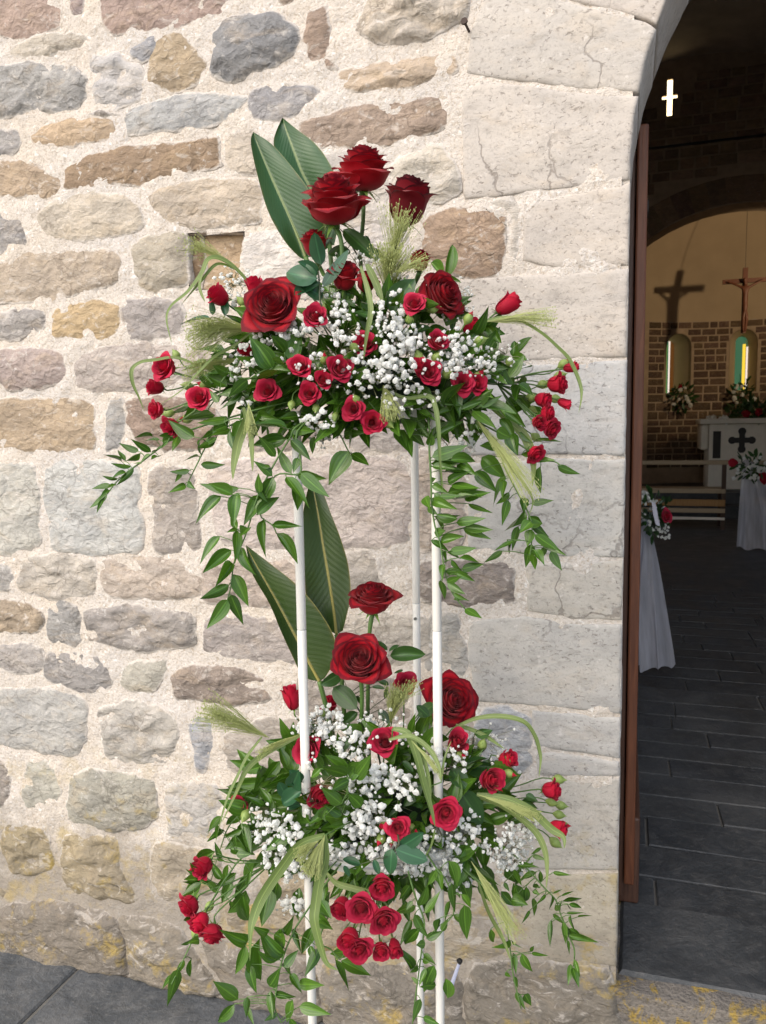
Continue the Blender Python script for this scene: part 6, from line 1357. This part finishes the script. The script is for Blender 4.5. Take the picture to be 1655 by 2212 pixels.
def ribbon(pts, w, d0, d1, prof=None):
    n = 6*len(pts); P = spline([(*p, 0) for p in pts], n); C = []
    for j, p in enumerate(P): C.append(U(p.x, p.y, d0+(d1-d0)*j/(n-1)))
    V, uv, Fc = [], [], []; ph = rg.uniform(0, 6)
    for j in range(n):
        t = (C[min(j+1, n-1)]-C[max(j-1, 0)]).normalized(); v = j/(n-1)
        nr = (-FWD+Vector((0, 0, .5))+RGT*.7*math.sin(3.5*v+ph)).normalized(); s = t.cross(nr).normalized()
        ww = px2m(w, d0)/2*min(1, .45+2.2*v)*(1 if v < .55 else max(.03, 1-((v-.55)/.45)**1.6))
        fold = t.cross(s)*ww*.35
        V += [C[j]-s*ww, C[j]+fold, C[j]+s*ww]; uv += [(0, v), (.5, v), (1, v)]
    for j in range(n-1): o = j*3; Fc += [(o, o+1, o+4, o+3), (o+1, o+2, o+5, o+4)]
    return V, Fc, uv
def grass(label, blades, plumes=(), group='stems of panicum grass'):
    b0 = blades[0] if blades else None
    p0 = b0[0][0] if b0 else plumes[0][0]; root = U(*p0, b0[2] if b0 else plumes[0][4]); t = thing('panicum_grass', label, 'grass', root, group)
    for pts, w, d0, d1 in blades:
        V, Fc, uv = ribbon(pts, w, d0, d1); part('blade', t, V, Fc, M['grass'], True, None, uv)
    for pb, pt, sp, n, d, dt, dr in plumes:
        _gs[0] += 1; stuff(part('plume', t, *hairs(U(*pb, d), U(*pt, dt), sp, n, _gs[0], droop=dr), M['plume']))
    h = hub_of(p0[1])
    part('stem', t, *tube(spline([root, root.lerp(h, .5)+Vector((0, 0, .008)), h], 8), .0011, 5), M['stem'], True)
    return t
grass('green grass blade arching out to the upper left of the upper arrangement', [([(548, 622), (510, 580), (475, 557), (449, 560), (435, 590), (405, 630), (370, 660), (360, 690), (372, 745)], 13, 1.20, 1.14), ([(515, 585), (470, 570), (432, 610), (390, 660)], 7, 1.20, 1.16), ([(437, 588), (431, 620), (443, 652)], 8, 1.15, 1.14)],
      [((489, 560), (402, 523), .42, 90, 1.19, 1.21, .1)])
grass('feathery grass plume spreading left beside the big forward rose', [([(545, 715), (505, 747), (461, 772), (427, 806), (395, 841), (345, 875)], 8, 1.16, 1.12)], [((545, 708), (402, 712), .50, 330, 1.15, 1.13, .35)])
grass('thin curled grass blade hooking over at the far left rose cluster', [([(430, 790), (380, 772), (336, 777), (304, 782), (285, 798), (287, 828), (301, 860), (312, 888)], 9, 1.19, 1.16)], [((520, 775), (395, 800), .3, 120, 1.17, 1.17, .15)])
grass('two pale grass blades hanging straight down left of the left pole', [([(535, 890), (524, 931), (514, 959), (505, 1005), (503, 1037)], 20, 1.12, 1.12), ([(525, 880), (540, 924), (544, 970), (546, 1019)], 15, 1.11, 1.11)], [((537, 870), (541, 935), .32, 170, 1.105, 1.10, .05)])
grass('long grass blade arching far out to the right, upper arrangement', [([(982, 722), (1051, 693), (1108, 687), (1166, 716), (1209, 753), (1232, 779), (1253, 828), (1256, 859), (1250, 892)], 11, 1.20, 1.15)], [((1051, 695), (1195, 682), .22, 130, 1.19, 1.18, .1)])
grass('folded grass blade dropping in front of the right pole, upper tier', [([(843, 845), (878, 860), (926, 856), (940, 878), (947, 923), (951, 1000), (958, 1066)], 11, 1.12, 1.10)], [((828, 832), (848, 902), .55, 260, 1.115, 1.11, .1)])
grass('narrow grass blade hanging over the centre roses of the upper arrangement', [([(779, 575), (793, 621), (801, 670), (792, 724), (785, 780)], 12, 1.12, 1.09), ([(792, 570), (812, 611), (828, 655)], 16, 1.14, 1.13)])
grass('tall airy grass plume in front of the burgundy rose', [([(835, 650), (838, 600), (842, 560)], 5, 1.20, 1.19)], [((836, 640), (852, 520), .75, 420, 1.20, 1.16, .1), ((842, 590), (872, 440), .50, 150, 1.19, 1.15, .05), ((850, 590), (925, 560), .35, 60, 1.17, 1.15, .1)])
grass('drooping grass plume hanging at the right, upper tier', [([(1010, 880), (1034, 914), (1080, 980), (1120, 1030), (1150, 1075), (1145, 1110)], 9, 1.17, 1.14)], [((1030, 905), (1153, 1068), .20, 110, 1.165, 1.135, .08)])
grass('brownish grass leaf pair behind the right rose stems', [([(1060, 880), (1100, 910), (1135, 945), (1152, 1000), (1150, 1050)], 20, 1.22, 1.20), ([(955, 900), (950, 980), (955, 1060), (948, 1120)], 5, 1.18, 1.17)])
grass('grass blades folding down across the centre of the lower arrangement', [([(848, 1574), (880, 1584), (900, 1630), (915, 1688), (932, 1749), (940, 1786)], 17, 1.19, 1.13), ([(840, 1598), (886, 1590), (926, 1617), (948, 1655), (953, 1690)], 11, 1.18, 1.14), ([(880, 1600), (915, 1640), (928, 1700), (930, 1750)], 9, 1.18, 1.15)], [((890, 1600), (952, 1670), .12, 70, 1.17, 1.15, .05)])
grass('olive grass plume standing at the top of the lower arrangement', [([(845, 1570), (848, 1530), (856, 1490)], 5, 1.30, 1.29)], [((843, 1562), (862, 1480), .42, 260, 1.29, 1.27, .1), ((850, 1530), (900, 1470), .4, 70, 1.28, 1.27, .1)])
grass('long grass blade looping to the right over the lower arrangement', [([(976, 1575), (1028, 1552), (1083, 1547), (1132, 1559), (1156, 1590), (1166, 1624), (1168, 1645), (1164, 1680)], 11, 1.26, 1.20), ([(985, 1565), (1040, 1585), (1090, 1618)], 9, 1.27, 1.25)])
grass('pair of grass blades sweeping down to the right of the lower tier', [([(1025, 1718), (1083, 1740), (1121, 1764), (1158, 1798), (1177, 1837), (1182, 1880), (1180, 1920)], 14, 1.24, 1.20), ([(1030, 1716), (1093, 1725), (1147, 1751), (1190, 1790), (1217, 1808), (1219, 1833)], 17, 1.23, 1.19)], [((1030, 1716), (1160, 1760), .12, 160, 1.23, 1.21, .08)])
grass('wide yellow-tipped grass blades forking down in front of the left pole', [([(702, 1804), (650, 1824), (610, 1873), (568, 1935), (548, 1981), (541, 2016), (540, 2075)], 22, 1.115, 1.08), ([(702, 1804), (704, 1854), (691, 1900), (681, 1958), (679, 1992), (693, 2048), (707, 2082), (731, 2096)], 22, 1.11, 1.08)], [((702, 1804), (668, 1885), .40, 330, 1.11, 1.09, .1), ((690, 1815), (640, 1850), .45, 120, 1.11, 1.09, .3)])
grass('feathery plume leaning left above the lower arrangement', [([(650, 1588), (570, 1630), (532, 1664), (511, 1710), (478, 1780)], 12, 1.24, 1.18), ([(566, 1592), (535, 1632), (515, 1672), (490, 1727), (470, 1800)], 8, 1.22, 1.18)], [((582, 1594), (436, 1526), .34, 260, 1.22, 1.20, .05), ((650, 1585), (560, 1625), .15, 80, 1.23, 1.21, .1)])
grass('long grass plume drooping right of the right pole, lower tier', [([(1033, 1906), (1056, 1971), (1087, 2029), (1103, 2075)], 9, 1.20, 1.18)], [((1018, 1860), (1116, 2020), .20, 100, 1.19, 1.165, .1), ((1040, 1910), (1110, 2010), .25, 45, 1.185, 1.165, .1)])
grass('pale grass blade behind the bunch of hanging roses', [([(705, 1885), (727, 1908), (762, 1919), (794, 1928), (820, 1940), (842, 1962)], 13, 1.20, 1.17)])
grass('thin grass blade bent before the right pole of the lower tier', [([(953, 1690), (960, 1640), (975, 1600)], 5, 1.17, 1.19), ([(940, 1790), (930, 1830), (905, 1870)], 5, 1.16, 1.16)])

# ------------------------------------------------------------------ baby's breath
GYP = {'upper': [(505, 605, 42, 32, 26, .62), (490, 645, 25, 20, 8, .8), (622, 712, 46, 16, 26, 1.), (590, 738, 45, 18, 14, .9), (540, 765, 40, 25, 18, .8), (520, 800, 40, 22, 12, .75), (520, 880, 25, 20, 7, .8), (700, 620, 30, 25, 10, .7), (770, 565, 50, 22, 26, .55),
      (720, 690, 28, 35, 16, .9), (740, 660, 30, 25, 10, .8), (865, 745, 46, 52, 62, 1.), (835, 690, 35, 40, 28, .95), (875, 650, 30, 30, 12, .85), (860, 600, 30, 18, 14, .6), (800, 800, 40, 35, 20, .95), (830, 800, 45, 30, 24, .9), (990, 745, 42, 35, 34, .9), (985, 650, 38, 45, 34, .55), (955, 790, 42, 26, 24, .85), (1035, 790, 32, 30, 20, .75),
      (1000, 780, 30, 30, 20, .85), (930, 860, 40, 18, 10, .8), (690, 912, 38, 22, 20, .9), (700, 940, 30, 18, 8, .6), (1018, 935, 40, 30, 14, .85), (990, 975, 40, 22, 12, .7), (850, 850, 26, 40, 12, .85), (755, 720, 30, 30, 12, .8), (1090, 770, 50, 25, 12, .7), (640, 800, 80, 50, 14, .8), (760, 830, 60, 40, 14, .75), (720, 760, 60, 40, 14, .8), (890, 830, 50, 30, 14, .8)],
       'lower': [(700, 1562, 40, 36, 60, .85), (665, 1560, 14, 30, 8, .8), (760, 1605, 55, 35, 34, .95), (645, 1590, 18, 25, 9, .9), (820, 1550, 45, 28, 20, .6), (870, 1585, 35, 22, 14, .7), (930, 1640, 26, 40, 28, .9), (800, 1685, 60, 32, 52, 1.), (870, 1710, 26, 40, 22, .95), (790, 1775, 48, 42, 62, 1.), (760, 1842, 55, 20, 42, 1.), (842, 1830, 26, 18, 12, .95), (600, 1800, 46, 42, 50, .95),
      (620, 1862, 48, 38, 52, .95), (642, 1956, 30, 20, 26, .95), (565, 1760, 30, 30, 14, .7), (900, 1850, 36, 36, 46, .95), (960, 1810, 36, 50, 34, .95), (965, 1885, 34, 26, 30, .95), (1000, 1905, 22, 22, 12, .9), (1040, 1605, 50, 28, 34, .6), (1095, 1835, 52, 34, 62, .68), (1130, 1790, 32, 28, 22, .7), (990, 1640, 22, 30, 14, .8), (1015, 1790, 26, 40, 16, .9), (1110, 1870, 36, 22, 22, .7), (1080, 1660, 40, 30, 12, .6), (850, 1870, 60, 16, 16, .9), (700, 1700, 60, 60, 14, .8)]}
for tier, cl_ in GYP.items():
    rnd = random.Random(31 if tier == 'upper' else 32); items, tw, buds = [], [], []
    for px_, py_, rx, ry, n, s in cl_:
        off = .03 if s < .66 else 0.; n = int(n*1.25)
        node = U(px_+(800-px_)*.12, py_+(12 if py_ < (800 if tier == 'upper' else 1760) else -12), DEP(px_, py_)+.05+off)
        hb = hub_of(py_); tw.append(tube(spline([hb, hb.lerp(node, .6)+Vector((0, 0, .01)), node], 6), .0008, 4, False))
        subs = [node.lerp(U(px_+rnd.uniform(-rx, rx)*.7, py_+rnd.uniform(-ry, ry)*.7, DEP(px_, py_)+off), .6) for _ in range(max(2, n//6))]
        for sb in subs: tw.append(tube([node, sb], .0005, 3, False))
        for _ in range(n):
            a = rnd.uniform(0, 6.28); q = rnd.random()**.6; x, y = px_+rx*q*math.cos(a)*1.1, py_+ry*q*math.sin(a)*1.1
            d = DEP(x, y)-.015+off+rnd.uniform(-.018, .022); c = U(x, y, d); r = px2m(rnd.choice((rnd.uniform(3.2, 5.2), rnd.uniform(5.2, 8.4), rnd.uniform(5.2, 8.0)))*s, d)
            items.append((c, r)); sb = min(subs, key=lambda p: (p-c).length); tw.append(tube([sb, sb.lerp(c, .5)+Vector((0, 0, .003)), c], .0004, 3, False))
            if rnd.random() < .55:
                x2, y2 = x+rnd.uniform(-22, 22), y+rnd.uniform(-22, 22); c2 = U(x2, y2, d+rnd.uniform(-.01, .02)); buds.append((c2, px2m(rnd.uniform(1.8, 3.2), d))); tw.append(tube([sb, c2], .00035, 3, False))
    t = thing('baby_breath', "cloud of tiny white baby's breath blossoms filling the %s arrangement" % tier, 'flowers', hub_of(800 if tier == 'upper' else 1760))
    stuff(part('blossoms', t, *blossoms(items, rnd), M['gyp'])); stuff(part('buds', t, *blossoms(buds, rnd), M['gyp'])); stuff(part('twigs', t, *join(*tw), M['twig'])); stuff(t)
# ------------------------------------------------------------------ leaf filling of both domes
def leaf_mass(label, cx, cy, rx, ry, n, seed, root_py, mat='leaf_dark', near=.015, far=.11, down=-.15, ring=0.):
    rnd = random.Random(seed); V, Fc, uv = [], [], []
    tp = [leaf_template(b, f, tw, asy, 'lance', 7) for b, f, tw, asy in ((-.1, .3, .3, .05), (.1, .3, -.4, -.05), (-.2, .25, .5, .1))]
    h = hub_of(root_py)
    for _ in range(n):
        a = rnd.uniform(0, 6.28); q = ring+(1-ring)*rnd.random()**.55; x, y = cx+rx*q*math.cos(a), cy+ry*q*math.sin(a)
        d = DEP(x, y)+rnd.uniform(near, far); b = U(x, y, d); o = (b-h).normalized()
        X = (o+Vector((rnd.gauss(0, .6), rnd.gauss(0, .6), rnd.gauss(down, .6)))).normalized(); L = rnd.uniform(.032, .060)
        nm = (-FWD+Vector((rnd.gauss(0, .5), rnd.gauss(0, .5), .5+rnd.gauss(0, .5)))); Y = nm.cross(X).normalized(); Zv = X.cross(Y); wd = L*rnd.uniform(.32, .5)
        tv, tf, tu = rnd.choice(tp); k = len(V); V += [b+X*(v[0]*L)+Y*(v[1]*wd)+Zv*(v[2]*L) for v in tv]; Fc += [tuple(i+k for i in f) for f in tf]; uv += tu
    t = thing('leaf_filling', label, 'foliage', h); stuff(t)
    stuff(part('leaves', t, V, Fc, M[mat], True, None, uv))
leaf_mass('dark green leaves packed between the flowers of the upper arrangement', 780, 780, 300, 140, 300, 91, 800, 'leaf')
leaf_mass('dark green leaves packed between the flowers of the lower arrangement', 815, 1740, 290, 165, 330, 92, 1760, 'leaf')
leaf_mass('bright ruscus leaves hanging as a fringe under the upper arrangement', 790, 880, 370, 62, 62, 93, 800, 'leaf', -.0, .08, -.9)
leaf_mass('bright ruscus leaves hanging as a fringe under the lower arrangement', 800, 1885, 370, 70, 60, 94, 1760, 'leaf', -.0, .08, -.9)
leaf_mass('bright leaves showing between the roses of the upper arrangement', 780, 780, 330, 150, 60, 95, 800, 'leaf', -.002, .05, -.1)
leaf_mass('bright leaves showing between the roses of the lower arrangement', 815, 1730, 310, 170, 60, 96, 1760, 'leaf', -.002, .05, -.1)
